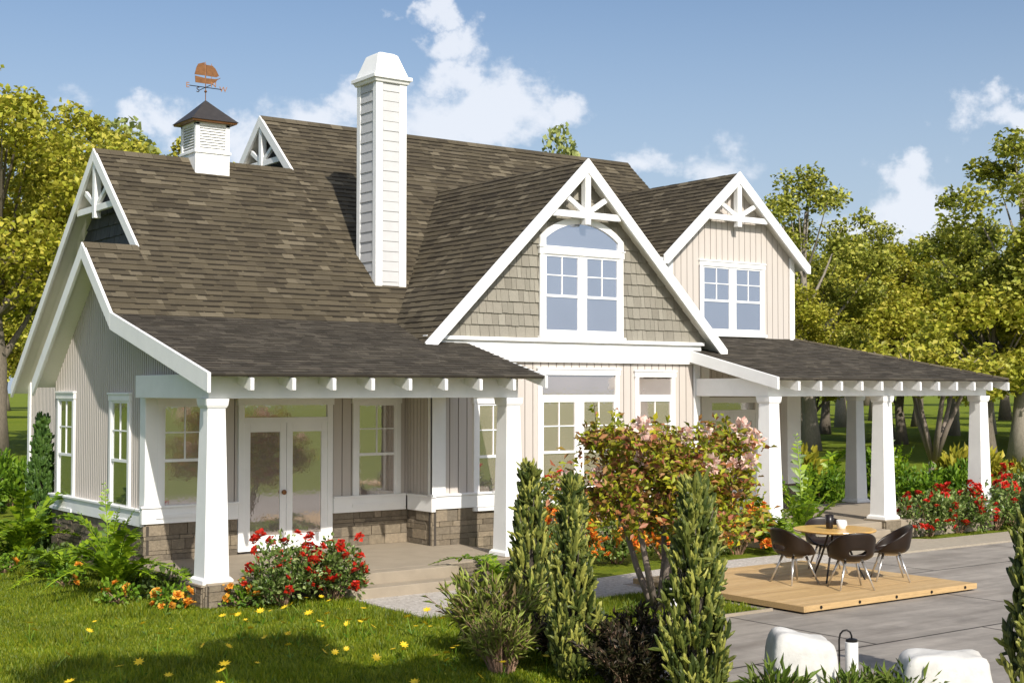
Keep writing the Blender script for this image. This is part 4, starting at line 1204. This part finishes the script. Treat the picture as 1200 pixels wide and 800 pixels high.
# distant wood edge
far_spots = [(96,100),(112,98),(126,92),(138,84),(108,72),(122,66),(133,56),(118,48),(141,44),(150,62),(160,80),(100,38),(128,30),(20,120),(36,138),(2,132),(52,150),(12,104)]
for i, (x, y) in enumerate(far_spots):
    me = TA if i % 2 else TD
    s_ = (1.25 if i % 2 else 1.9)*(.9+.25*nr.rand())
    lab = ('golden tree of the distant wood edge seen under the right porch roof' if x > 60 else 'golden tree far off across the lawn at the left edge') if i % 2 else ('round low tree of the distant wood edge seen under the right porch roof' if x > 60 else 'round low tree far off across the lawn at the left edge')
    plant('distant_tree', lab, 'tree', me, (x, y, 0), nr.rand()*6, s_, ('golden' if i % 2 else 'round') + (' trees at the distant wood edge' if x > 60 else ' trees far off at the left'))
for i in range(16):
    x = 150+i*16+nr.rand()*8; y = 190-i*9+nr.rand()*20
    plant('distant_tree', 'tree in the hazy row on the far horizon beyond the lawn', 'tree', TD if i % 2 else TA, (x, y, 0), nr.rand()*6, 2.6, 'trees on the far horizon')
for i in range(18):
    x = -95+i*13+nr.rand()*7; y = 185+nr.rand()*30
    plant('distant_tree', 'tree in the far row behind the house on the left horizon', 'tree', TD if i % 2 else TA, (x, y, 0), nr.rand()*6, 1.9, 'trees on the left horizon')
# branching crepe-like tree behind the right porch
def branch_tree(name, h, seed, stems, bark, leafmat, nleaf, lsize, crown, base_split, extra_clumps=0):
    r_ = random.Random(seed); q = np.random.RandomState(seed)
    tm = MB(); tips = []
    rx, rz0, rz1 = crown
    split = Vector((0, 0, base_split))
    if base_split > 0: tm.tube([(0, 0, 0), (r_.uniform(-.05, .05), 0, base_split*.5), split], [stems[1]*1.25, stems[1]*1.05, stems[1]], 10)
    for k in range(stems[0]):
        a = 2*math.pi*k/stems[0]+r_.uniform(-.4, .4)
        d0 = Vector((math.cos(a), math.sin(a), 0))
        p0 = split + d0*(.04 if base_split > 0 else .10)
        end = Vector((d0.x*rx*r_.uniform(.3, .55), d0.y*rx*r_.uniform(.3, .55), rz0+(rz1-rz0)*r_.uniform(.25, .5)))
        m1 = p0.lerp(end, .4)+d0*.05+Vector((r_.uniform(-.06, .06), r_.uniform(-.06, .06), 0)); m2 = p0.lerp(end, .75)+Vector((r_.uniform(-.08, .08), r_.uniform(-.08, .08), .03))
        rr = stems[1]*(.62 if base_split > 0 else .8)
        tm.tube([p0, m1, m2, end], [rr, rr*.8, rr*.6, rr*.4], 8)
        for j in range(5):
            aa = a+r_.uniform(-1.1, 1.1); b0 = m2.lerp(end, r_.random())
            e = Vector((math.cos(aa)*rx*r_.uniform(.45, .95), math.sin(aa)*rx*r_.uniform(.45, .95), rz0+(rz1-rz0)*r_.uniform(.2, .9)))
            e.x *= 1-.4*max(0, (e.z-rz0)/(rz1-rz0)-.5); e.y *= 1-.4*max(0, (e.z-rz0)/(rz1-rz0)-.5)
            mm = b0.lerp(e, .5)+Vector((r_.uniform(-.1, .1), r_.uniform(-.1, .1), .05))
            tm.tube([b0, mm, e], [rr*.38, rr*.25, rr*.1], 5, cap=False); tips.append(e); tips.append(mm)
    for _ in range(extra_clumps):
        a = r_.uniform(0, 6.28); rr = rx*math.sqrt(r_.random())*.95
        f = r_.random()
        tips.append(Vector((math.cos(a)*rr*(1-.45*max(0, f-.4)), math.sin(a)*rr*(1-.45*max(0, f-.4)), rz0+(rz1-rz0)*f)))
    P = []
    for c in tips:
        n_ = int(nleaf/len(tips)*q.uniform(.6, 1.4)); o = q.normal(size=(n_, 3)); o /= np.linalg.norm(o, axis=1)[:, None]
        P.append(np.array(c)+o*(q.rand(n_)**.5)[:, None]*np.array([.34, .34, .22])*(rx/1.5)*q.uniform(.7, 1.3))
    return tm, np.concatenate(P), tips
tm, P, tips = branch_tree('b', 5, 4, (7, .15), BARKC, LF_OLV, 4200, .16, (2.3, 3.0, 4.8), 1.0)
plant('branching_tree', 'small tree with many curving bare branches seen between the right porch columns', 'tree', (tm.mesh('trunk', BARKC, True), leaf_cloud('crown', P, .20, LF_YEL, .6, seed=4)), (27.6, 4.7, 0), .5, (1.05, 1.05, 1.0))
# crepe myrtle in front of the house
tm, P, tips = branch_tree('c', 3, 9, (7, .075), BARKC, LF_CREPE, 9600, .09, (1.65, 1.15, 2.60), 0.0, extra_clumps=80)
crepe = plant('crepe_myrtle', 'multi stemmed crepe myrtle with pink blossom and golden green leaves in front of the house', 'tree',
              (tm.mesh('trunk', BARKC, True), leaf_cloud('foliage', P, .125, LF_CREPE, .5, seed=9)), (5.05, -7.30, 0), .3, 1.0, None, ('trunk', 'foliage'))
def puff(n, rad, size, m, seed, flat=1.0):
    q = np.random.RandomState(seed); d = q.normal(size=(n, 3)); d /= np.linalg.norm(d, axis=1)[:, None]
    p = d*rad*.55*np.array([1, 1, flat])
    return leaf_cloud('bloom', p, size, m, .8, 0, seed, dirs=d+np.array([0, 0, .3]), N=np.cross(d, q.normal(size=(n, 3))), fold=.1)
pk = [puff(60, .13, .09, PINK, s, 1.5) for s in (1, 2, 3)]
q = np.random.RandomState(77)
hi = sorted(tips, key=lambda t: -t.z)
cand = [t for t in tips if t.z > 1.75]
rng.shuffle(cand)
for i, t in enumerate(cand[:30]):
    o = obj('blossom', pk[i % 3], crepe); dv = Vector((t.x, t.y, 0)); dv = dv.normalized()*.16 if dv.length > .01 else dv
    o.location = t+dv+Vector((0, 0, .16)); o.rotation_euler = (q.rand()*.8, q.rand()*.8, q.rand()*6); s_ = .5+.6*q.rand(); o.scale = (s_, s_, s_)
# upright tip shoots on the crepe
sh = MB(); SP = []; SD = []
for i in range(26):
    t = hi[i*2 % len(hi)]
    L = q.uniform(.2, .5); d = np.array([q.normal()*.25, q.normal()*.25, 1.0])
    sh.tube([t, t+Vector(d*L)], [.008, .004], 4, cap=False)
    for k in range(16):
        f = k/16; SP.append(np.array(t)+d*L*f); SD.append(q.normal(size=3)+np.array([0, 0, .5]))
obj('shoot_leaves', leaf_cloud('shoots', np.array(SP), .10, LF_CREPE, .5, seed=5, dirs=np.array(SD)), crepe); obj('twigs', sh.mesh('twigs', BARKC), crepe)

# columnar cypresses
def cypress_meshes(h, r, seed, m, nspr=420, spr=.26, fat=.034):
    """column of upright finger-like sprigs, each a lumpy spindle, dense enough to hide the trunk but with dark gaps"""
    q = np.random.RandomState(seed)
    mb = MB()
    def spindle(c, ax, L, rad):
        ax = ax/np.linalg.norm(ax); s1 = np.cross(ax, [.3, .2, .93]); s1 /= np.linalg.norm(s1)+1e-9; s2 = np.cross(ax, s1)
        n = 6; vs = []; fs = []
        for t, rr in ((0, .35), (.25, .9), (.55, 1.0), (.82, .75)):
            for k in range(n):
                a = 6.283*k/n+t*1.2; w_ = rad*rr*(.72+.56*q.rand())
                vs.append(c+ax*L*(t+.05*q.normal())+(s1*math.cos(a)+s2*math.sin(a))*w_)
        for i in range(3):
            for k in range(n): fs.append((i*n+k, i*n+(k+1) % n, (i+1)*n+(k+1) % n, (i+1)*n+k))
        vs.append(c+ax*L)
        for k in range(n): fs.append((3*n+k, 3*n+(k+1) % n, 4*n))
        mb.add(vs, fs)
    for i in range(nspr):
        f = q.rand()**.85*.97; z = h*f
        prof = r*min(1, (.50+f*2.2))*max(.05, 1-max(0, f-.20)/.82)**.75
        a = q.rand()*6.283; rr = prof*(.40+.62*q.rand()**.5)*(1+.18*math.sin(a*3+z*4))
        outw = np.array([math.cos(a), math.sin(a), 0]); c = outw*rr; c[2] = max(.05, z-.08)
        ax = np.array([0, 0, 1.0])+outw*(.16+.26*q.rand())+q.normal(size=3)*.09
        L = spr*(.65+.7*q.rand()); k_ = fat*(.8+.5*q.rand())
        spindle(c, ax, L, k_)
        for _ in range(3):
            d = ax+q.normal(size=3)*.42; spindle(c+ax*L*(.1+.45*q.rand()), d, L*(.40+.3*q.rand()), k_*.72)
    lm = mb.mesh('foliage', m)
    t = MB(); t.tube([(0, 0, 0), (.02, .01, h*.4), (0, 0, h*.8)], [r*.16, r*.12, .012], 8)
    for i in range(40):
        z = h*(.05+.6*q.rand()); a = q.rand()*6.283
        t.tube([(0, 0, z), (math.cos(a)*r*.35, math.sin(a)*r*.35, z+.2), (math.cos(a)*r*.6, math.sin(a)*r*.6, z+.5)], [.018, .012, .005], 4, cap=False)
    return t.mesh('trunk', BARK, True), lm
CY1 = cypress_meshes(2.30, .295, 1, LF_CYP, 500, .22, .024); CY2 = cypress_meshes(2.30, .285, 2, LF_CYP, 500, .22, .024); CY3 = cypress_meshes(2.35, .325, 9, LF_CYP, 580, .23, .025); CY4 = cypress_meshes(2.2, .34, 14, LF_CYP, 520, .23, .026)
CG = 'columnar cypresses in the foreground'
plant('columnar_cypress', 'columnar cypress right of the white porch column, left of the foreground pair', 'cypress', CY1, (1.70, -8.55, 0), .4, (.95, .95, 1.0), CG, ('trunk', 'foliage'))
plant('columnar_cypress', 'columnar cypress with visible bare trunk foot, right one of the foreground pair', 'cypress', CY2, (.90, -10.40, 0), 1.9, (.92, .92, .98), CG, ('trunk', 'foliage'))
plant('columnar_cypress', 'tall columnar cypress in front of the crepe myrtle, beside the deck', 'cypress', CY3, (1.28, -12.00, 0), 3.3, (1.0, 1.0, .99), CG, ('trunk', 'foliage'))
plant('columnar_cypress', 'dark cypress cut off by the right edge of the photo', 'cypress', CY4, (3.80, -14.38, 0), 4.2, (1.0, 1.0, 1.10), CG, ('trunk', 'foliage'))
CYL = cypress_meshes(2.6, .29, 6, LF_CYPD, 460)
plant('columnar_cypress', 'dark slender cypress against the left side wall of the house', 'cypress', CYL, (.02, 5.65, 0), 0, (.95, .95, 1.03), None, ('trunk', 'foliage'))

# ferns
def fern_mesh(seed, nf=14, L=1.0, arch=.9, pin=22, plen=.13, upr=.9):
    q = np.random.RandomState(seed); P = []; D = []; N_ = []; S = []
    st = MB()
    for i in range(nf):
        a = 6.283*i/nf+q.normal()*.2; LL = L*(.65+.5*q.rand()); u0 = upr*(.6+.6*q.rand())
        pts = []
        for k in range(pin+1):
            t = k/pin
            rr = LL*t*(.35+.45*t)/max(.5, u0); z = LL*(u0*t-arch*t*t*.75)
            pts.append(np.array([math.cos(a)*rr, math.sin(a)*rr, max(.02, z)]))
        st.tube(pts[::3], [.009]*(len(pts[::3])-1)+[.003], 4, cap=False)
        side = np.array([-math.sin(a), math.cos(a), 0])
        for k in range(2, pin+1):
            t = k/pin; tg = pts[k]-pts[k-1]; tg /= np.linalg.norm(tg)
            ln = plen*math.sin(math.pi*min(1, .18+t*.82))**.7*(LL/L)+.02
            for s_ in (-1, 1):
                P.append(pts[k]); D.append(side*s_+tg*.45+np.array([0, 0, .1])); N_.append(np.cross(side, tg)*1.0+np.array([0, 0, .01])); S.append(ln)
    N_ = np.array(N_); N_[N_[:, 2] < 0] *= -1
    return st.mesh('stems', LF_FERN), leaf_cloud('fronds', np.array(P), np.array(S), LF_FERN, .5, seed=seed, dirs=np.array(D), N=N_, fold=.06)
FN1 = fern_mesh(1, 16, 1.75, 1.12, 40, .16, 1.26); FN2 = fern_mesh(2, 14, 1.5, 1.0, 36, .15, 1.1); FN3 = fern_mesh(3, 15, 1.15, .40, 26, .13, 1.5)
FG = 'ferns in the house beds'
fp = ('stems', 'fronds')
plant('fern', 'large arching fern left of the front porch column', 'fern', FN1, (-1.0, -1.35, 0), .2, 1.05, FG, fp)
plant('fern', 'fern under the first side window, left of the large arching fern', 'fern', FN2, (-1.0, 1.2, 0), 1.2, 1.0, FG, fp)
plant('fern', 'tall fern beside the dark slender cypress at the side wall', 'fern', FN1, (-.9, 3.9, 0), 2.2, 1.15, FG, fp)
plant('fern', 'fern at the left edge of the photo below the slender cypress', 'fern', FN2, (-1.75, 5.2, 0), .7, 1.2, FG, fp)
plant('fern', 'upright fern close to the stone base of the side wall', 'fern', FN3, (-.55, .2, 0), .9, .95, FG, fp)
plant('fern', 'bright fern between the porch steps and the left cypress', 'fern', FN2, (4.45, -4.15, 0), .3, .95, FG, fp)
plant('fern', 'tall upright fern behind the garden table, beside the right porch column', 'fern', FN3, (12.9, -3.05, .05), .4, 1.3, FG, fp)
plant('fern', 'spreading fern at the foot of the right porch column behind the left tub chair', 'fern', FN1, (11.6, -3.35, 0), 1.1, .95, FG, fp)
plant('fern', 'fern in the shrub bed behind the middle right porch column', 'fern', FN3, (22.6, 2.3, 0), .4, 1.3, FG, fp)
plant('fern', 'fern beyond the right porch floor, right of the yellow shrub', 'fern', FN1, (22.2, 4.4, 0), 2.4, 1.3, FG, fp)

# leafy shrubs
def shrub_meshes(seed, r, h, m, n, ls, nst=9, asp=.55, nclump=26, updir=.4, clump=.28):
    q = np.random.RandomState(seed); st = MB(); P = []; D = []
    for i in range(nclump):
        a = q.rand()*6.283; rr = r*math.sqrt(q.rand())*.9; z = h*(.25+.68*q.rand())*(1-.35*(rr/r)**2)
        c = np.array([math.cos(a)*rr, math.sin(a)*rr, z])
        if i < nst: st.tube([(c[0]*.15, c[1]*.15, 0), (c[0]*.6, c[1]*.6, z*.6), c], [.014, .010, .004], 5, cap=False)
        k = int(n/nclump); o = q.normal(size=(k, 3)); o /= np.linalg.norm(o, axis=1)[:, None]; o *= (q.rand(k)**.5)[:, None]*clump*r*1.3
        P.append(c+o); D.append(o/(clump*r)+np.array([0, 0, updir]))
    P = np.concatenate(P); D = np.concatenate(D); P[:, 2] = np.maximum(P[:, 2], .03)
    return st.mesh('stems', TWIG), leaf_cloud('foliage', P, ls, m, asp, seed=seed, dirs=D+.01)
SG1 = shrub_meshes(1, .65, 1.0, LF_SHR, 1500, .13); SG2 = shrub_meshes(2, .7, 1.15, LF_SHR, 1500, .17, asp=.4, updir=.9)
SY1 = shrub_meshes(3, .6, 1.2, LF_YSH, 900, .2, asp=.42, updir=1.0); SLOW = shrub_meshes(4, .42, .34, LF_DARK, 420, .11)
sp = ('stems', 'foliage')
plant('yellow_shrub', 'bright yellow leaved shrub in the bed behind the right porch, left of the middle column', 'shrub', SY1, (21.2, 4.9, 0), 0, 1.35, 'yellow shrubs', sp)
plant('yellow_shrub', 'bright yellow leaved shrub left of the far right porch column', 'shrub', SY1, (24.0, .9, 0), 1.5, 1.45, 'yellow shrubs', sp)
plant('yellow_shrub', 'second yellow shrub touching the far right porch column', 'shrub', SY1, (24.6, .1, 0), 3.0, 1.15, 'yellow shrubs', sp)
plant('yellow_shrub', 'yellow shrub at the right edge behind the red roses', 'shrub', SY1, (26.6, -.9, 0), 4.0, 1.1, 'yellow shrubs', sp)
for i, (x, y, s_, lab) in enumerate([(23.3, 8.2, 1.45, 'tall leafy green shrub at the stone base of the right porch pilaster'), (21.0, 6.3, 1.2, 'green shrub behind the yellow shrub by the right porch'), (20.8, 3.4, 1.1, 'low green shrub beside the back porch column'),
        (23.2, 3.3, 1.25, 'green shrub between the back and middle right porch columns'), (21.9, .9, 1.2, 'broad green shrub right of the middle right porch column'), (23.0, .2, 1.1, 'green shrub under the branching tree by the right porch'),
        (26.0, 1.2, 1.2, 'green shrub behind the yellow shrubs near the far right column'), (2.6, 16.5, 1.3, 'light green bush on the lawn at the left edge, beyond the slender cypress'), (1.1, 14.5, 1.2, 'green bush at the left edge of the photo above the ferns'), (4.6, 19.0, 1.2, 'bush far left behind the house corner')]):
    plant('green_shrub', lab, 'shrub', (SG1, SG2)[i % 2], (x, y, 0), i*1.3, s_, 'green shrubs in the beds', sp)
for i, (x, y, lab) in enumerate([(-.75, 2.6, 'low green plant at the side wall between two ferns'), (-.5, -.9, 'low green ground plant behind the large arching fern'), (-1.35, 4.4, 'low dark plant at the foot of the tall side fern'), (-.35, -1.9, 'low plant between the large fern and the column pier')]):
    plant('low_plant', lab, 'plant', SLOW, (x, y, 0), i*1.7, 1.0, 'low plants along the side wall', sp)

# roses
def rose_bloom(m, seed, r=.054):
    q = np.random.RandomState(seed); P = []; D = []; N_ = []
    for ring, (rr, el, n) in enumerate([(.25, 1.3, 4), (.5, .9, 6), (.8, .45, 7), (.95, .05, 7)]):
        for k in range(n):
            a = 6.283*k/n+ring*.5; d = np.array([math.cos(a)*math.cos(el), math.sin(a)*math.cos(el), math.sin(el)])
            P.append(np.array([math.cos(a), math.sin(a), 0])*rr*r*.45+np.array([0, 0, r*.1])); D.append(d); N_.append(np.array([-math.cos(a)*math.sin(el), -math.sin(a)*math.sin(el), math.cos(el)])+.001)
    return leaf_cloud('bloom', np.array(P), r*.95, m, 1.0, seed=seed, dirs=np.array(D), N=np.array(N_), fold=.22)
RB = [rose_bloom(RED, s) for s in (1, 2)]; OB = [rose_bloom(ORNG, s, .055) for s in (3, 4)]; FB = [rose_bloom(ORNR, s, .06) for s in (5, 6, 7)]
def rose_bush(name, label, loc, r, h, nb, blooms, seed, sc=1.0, group=None, leaf=LF_ROSE, nleaf=1900, ls=.075):
    q = np.random.RandomState(seed)
    st, lf = shrub_meshes(seed+100, r, h, leaf, nleaf, ls, 14, .6, 34, .3, .22)
    t = plant(name, label, 'rose bush' if 'rose' in name else 'flower bed', (st, lf), loc, 0, sc, group, sp)
    for i in range(nb):
        a = q.rand()*6.283; z = h*(.22+.82*q.rand()); rr = r*(.78+.34*q.rand())*(1-.28*(z/h)**2)
        o = obj('bloom', blooms[i % len(blooms)], t); o.location = (math.cos(a)*rr, math.sin(a)*rr, z)
        o.rotation_euler = (q.normal()*.4-.5, q.normal()*.5, q.rand()*6); s_ = .85+.5*q.rand(); o.scale = (s_, s_, s_)
    return t
rose_bush('rose_bush', 'tall red rose bush in front of the french door, beside the porch column', (.75, -3.62, 0), .64, 1.02, 44, RB, 1, 1.0, 'red rose bushes by the porch steps')
rose_bush('rose_bush', 'red rose bush next to the porch steps, right one of the pair', (1.55, -3.70, 0), .54, .98, 38, RB, 2, 1.0, 'red rose bushes by the porch steps')
for i, (x, y, lab) in enumerate([(16.9, -3.15, 'red rose bush right beside the middle right porch column'), (18.0, -3.1, 'red rose bush second from the middle right column'), (19.2, -3.25, 'red rose bush at the foot of the far right porch column'), (20.4, -2.9, 'red rose bush just right of the far right porch column'), (21.8, -2.3, 'last red rose bush at the right edge of the photo')]):
    rose_bush('rose_bush', lab, (x, y, 0), .66, 1.0+.1*(i == 4), 42, RB, 10+i, 1.0+.05*i, 'red roses along the right path', LF_ROSE, 1600, .09)
for i, (x, y, lab) in enumerate([(7.0, -2.6, 'red and orange flower bed left of the crepe myrtle trunk'), (8.1, -2.75, 'flame coloured flowers seen through the crepe myrtle stems'), (9.2, -2.9, 'orange and red flowers right behind the crepe myrtle trunk'), (10.3, -2.95, 'orange flowers beneath the crepe myrtle crown, left of the deck'), (11.0, -3.05, 'orange flowers nearest the left tub chair')]):
    rose_bush('flower_bed', lab, (x, y, 0), .62, .95, 64, FB, 30+i, 1.05, 'orange flower beds along the front wall', LF_ROSE, 1300, .09)
rose_bush('rose_bush', 'red climbing rose between the two left cypresses under the big window', (6.9, -1.9, 0), .55, 1.75, 24, RB, 41, 1.0)
for i, (x, y, nb, lab) in enumerate([(.22, -3.35, 9, 'orange marigolds at the foot of the porch column pier'), (-.72, -2.95, 14, 'orange marigold clump left of the porch column pier'), (-1.25, .3, 4, 'orange flowers among the ferns at the side wall'), (-1.6, 2.6, 3, 'orange flowers under the left side fern'), (-1.15, -2.0, 4, 'orange marigolds in front of the large arching fern')]):
    rose_bush('marigold_clump', lab, (x, y, 0), .30, .34, nb, OB, 50+i, 1.0, 'marigold clumps along the bed', LF_SHR, 260, .08)

# upright foreground bushes
def upright_bush(seed, r, h, m, nst, ls, tip_from=.45, density=34, twig=TWIG, asp=.34):
    q = np.random.RandomState(seed); st = MB(); P = []; D = []
    for i in range(nst):
        a = q.rand()*6.283; b = math.sqrt(q.rand()); base = np.array([math.cos(a)*r*.3*b, math.sin(a)*r*.3*b, 0])
        tip = np.array([math.cos(a)*r*b*1.0+q.normal()*.06, math.sin(a)*r*b*1.0+q.normal()*.06, h*(.55+.5*q.rand())*(1-.25*b)])
        mid = base*.5+tip*.5+np.array([-math.cos(a)*r*.12*b, -math.sin(a)*r*.12*b, .05])
        st.tube([base, mid, tip], [.010, .007, .003], 4, cap=False)
        for k in range(density):
            t = tip_from+(1-tip_from)*q.rand()
            p = (1-t)**2*base+2*t*(1-t)*mid+t*t*tip
            P.append(p); dd = tip-mid; D.append(dd/np.linalg.norm(dd)*1.1+q.normal(size=3)*.5)
    return st.mesh('stems', twig), leaf_cloud('leaves', np.array(P), ls, m, asp, seed=seed, dirs=np.array(D))
UB1 = upright_bush(1, .64, 1.08, LF_WISP, 150, .17, .40, 8, asp=.13); UB2 = upright_bush(2, .62, .85, LF_BRNZ, 90, .10, .2, 40)
UB3 = upright_bush(3, .34, .55, LF_GRT, 34, .20, .15, 9, asp=.13)
plant('upright_bush', 'brown stemmed bush with green tips left of the cypress pair', 'bush', UB1, (1.00, -8.75, 0), 0, 1.0, None, ('stems', 'leaves'))
plant('upright_bush', 'low brown stemmed bush in the grass in front of the cypress pair', 'bush', UB1, (.55, -9.55, 0), 2.0, .72, None, ('stems', 'leaves'))
plant('bronze_bush', 'dark bronze leaved bush between the cypress pair and the tall cypress', 'bush', UB2, (1.55, -10.80, 0), 0, 1.0, None, ('stems', 'leaves'))
plant('bronze_bush', 'dark low bush at the bottom edge of the photo left of the tall cypress', 'bush', UB2, (.95, -11.35, 0), 2.0, .85, None, ('stems', 'leaves'))
plant('bronze_bush', 'dark shaded bush filling the gap at the foot of the cypress pair', 'bush', UB2, (1.45, -9.6, 0), 4.0, .8, None, ('stems', 'leaves'))
for i, (x, y, s_, lab) in enumerate([(1.45, -12.95, .95, 'light green grass tuft in front of the tall white boulder'), (2.05, -13.35, .8, 'grass tuft at the foot of the tall boulder, left of the lantern pole'), (2.45, -13.25, .8, 'grass tuft right under the hook lantern'), (2.75, -13.6, .9, 'grass tuft left of the flat topped boulder'), (2.3, -13.75, .7, 'small grass tuft at the very bottom between the boulders'),
                         (3.1, -8.0, .6, 'grass tuft on the lawn strip by the crepe myrtle'), (4.1, -7.8, .5, 'small grass tuft left of the crepe myrtle trunk')]):
    plant('grass_tuft', lab, 'grass tuft', UB3, (x, y, 0), i*1.1, s_, 'grass tufts', ('stems', 'leaves'))

# yellow buttercups in the lawn
def buttercup():
    m_ = MB(); h = .17
    m_.tube([(0, 0, 0), (.01, .005, h*.6), (.0, .0, h)], .004, 4, cap=False, mi=0)
    n = 8
    for k in range(n):
        a = 6.283*k/n; b = 6.283*(k+.5)/n; c = 6.283*(k-.5)/n
        m_.add([(0, 0, h), (.026*math.cos(c), .026*math.sin(c), h+.008), (.048*math.cos(a), .048*math.sin(a), h+.012), (.026*math.cos(b), .026*math.sin(b), h+.008)], [(0, 1, 2, 3)], 1)
    for s_ in (0, 2.1, 4.2):
        m_.add([(0, 0, 0), (.02*math.cos(s_+.4), .02*math.sin(s_+.4), .04), (.06*math.cos(s_), .06*math.sin(s_), .06)], [(0, 1, 2)], 0)
    return m_.mesh('buttercup', [LF_SHR, YELL])
bc = buttercup()
qf = np.random.RandomState(5)
flowers = []
while len(flowers) < 115:
    x, y = qf.uniform(-4.6, 1.6), qf.uniform(-10.2, -3.4)
    if y > -4.0 and x > -1: continue
    if qf.rand() > .35+.65*(x > -1.2): continue
    flowers.append((x, y))
for (x, y) in flowers:
    o = obj('buttercup', bc); o.location = (x, y, 0); o.rotation_euler = (qf.normal()*.25+.35, qf.normal()*.25, qf.rand()*6); s_ = qf.uniform(.8, 1.6); o.scale = (s_, s_, s_)
    tag(o, 'small yellow buttercup growing in the front lawn', 'flower', 'yellow buttercups in the lawn')

# grass: blades over the near lawn, thinner with distance
def grass_mesh(name, regions, seed):
    q = np.random.RandomState(seed); VS = []
    for (x0, x1, y0, y1, n, hh) in regions:
        x = q.uniform(x0, x1, n); y = q.uniform(y0, y1, n)
        keep = np.ones(n, bool)
        keep &= ~((x > 1.78) & (x < 6.4) & (y > -6.02) & (y < -3.2))
        keep &= ~((x > 1.66) & (y < -8.30)); keep &= ~((x > 6.25) & (y < -4.0)); keep &= ~((x > 4.0) & (x < 12.3) & (y > -4.3))
        keep &= ~((x > -.33) & (x < 5.8) & (y > -3.22)); keep &= ~((x > -.08) & (y > -.2) & (y < 12) & (x < 20)); keep &= ~((x > 12) & (x < 19.7) & (y > -3.75) & (y < 2))
        keep &= ~((x > 12) & (y < -3.86))
        x, y = x[keep], y[keep]; n_ = len(x)
        pt = np.sin(x*1.9+np.sin(y*1.3)*1.7)*np.sin(y*2.3+np.sin(x*.9)*1.5); a = q.rand(n_)*6.283; h_ = hh*(.5+.8*q.rand(n_))*(1+.75*np.clip(pt, -.5, 1)); wd = .006+.006*q.rand(n_)
        ln = h_*q.uniform(.1, .8, n_); b = q.rand(n_)*6.283
        p0 = np.stack([x-np.cos(a)*wd, y-np.sin(a)*wd, np.zeros(n_)], 1); p1 = np.stack([x+np.cos(a)*wd, y+np.sin(a)*wd, np.zeros(n_)], 1)
        p2 = np.stack([x+np.cos(b)*ln, y+np.sin(b)*ln, h_], 1)
        VS.append(np.stack([p0, p1, p2], 1).reshape(-1, 3))
    V = np.concatenate(VS); n = len(V)//3
    me = bpy.data.meshes.new(name); me.vertices.add(3*n); me.vertices.foreach_set('co', V.ravel())
    me.loops.add(3*n); me.loops.foreach_set('vertex_index', np.arange(3*n, dtype=np.int32)); me.polygons.add(n); me.polygons.foreach_set('loop_start', (np.arange(n)*3).astype(np.int32))
    me.materials.append(BLADE); me.update(calc_edges=True)
    return me
gm = grass_mesh('grass', [(-5.5, 1.8, -12.5, -8.0, 70000, .055), (-5.5, 5.0, -8.4, -3.0, 85000, .055), (-6, 0, -3.2, 8, 50000, .06), (1.7, 6.4, -8.4, -5.9, 22000, .09), (16.0, 30, -3.9, -1.5, 14000, .07), (-6, 8, 8, 30, 26000, .08)], 3)
tag(obj('grass', gm, None, 'stuff'), 'short sunlit grass blades of the front lawn', 'grass')

# shade tree beside the viewer: its crown drops the dappled shadow on the front lawn
SH = tree_meshes('shade', 15, .26, 3.0, 3.6, 10.0, LF_OLV, BARK, 3300, .34, 21, 16, clump_r=.62)
plant('shade_tree', 'tree beside the viewer whose high crown drops dappled shade on the front lawn', 'tree', SH, (-5.45, -23.6, 0), .0, 1.0)
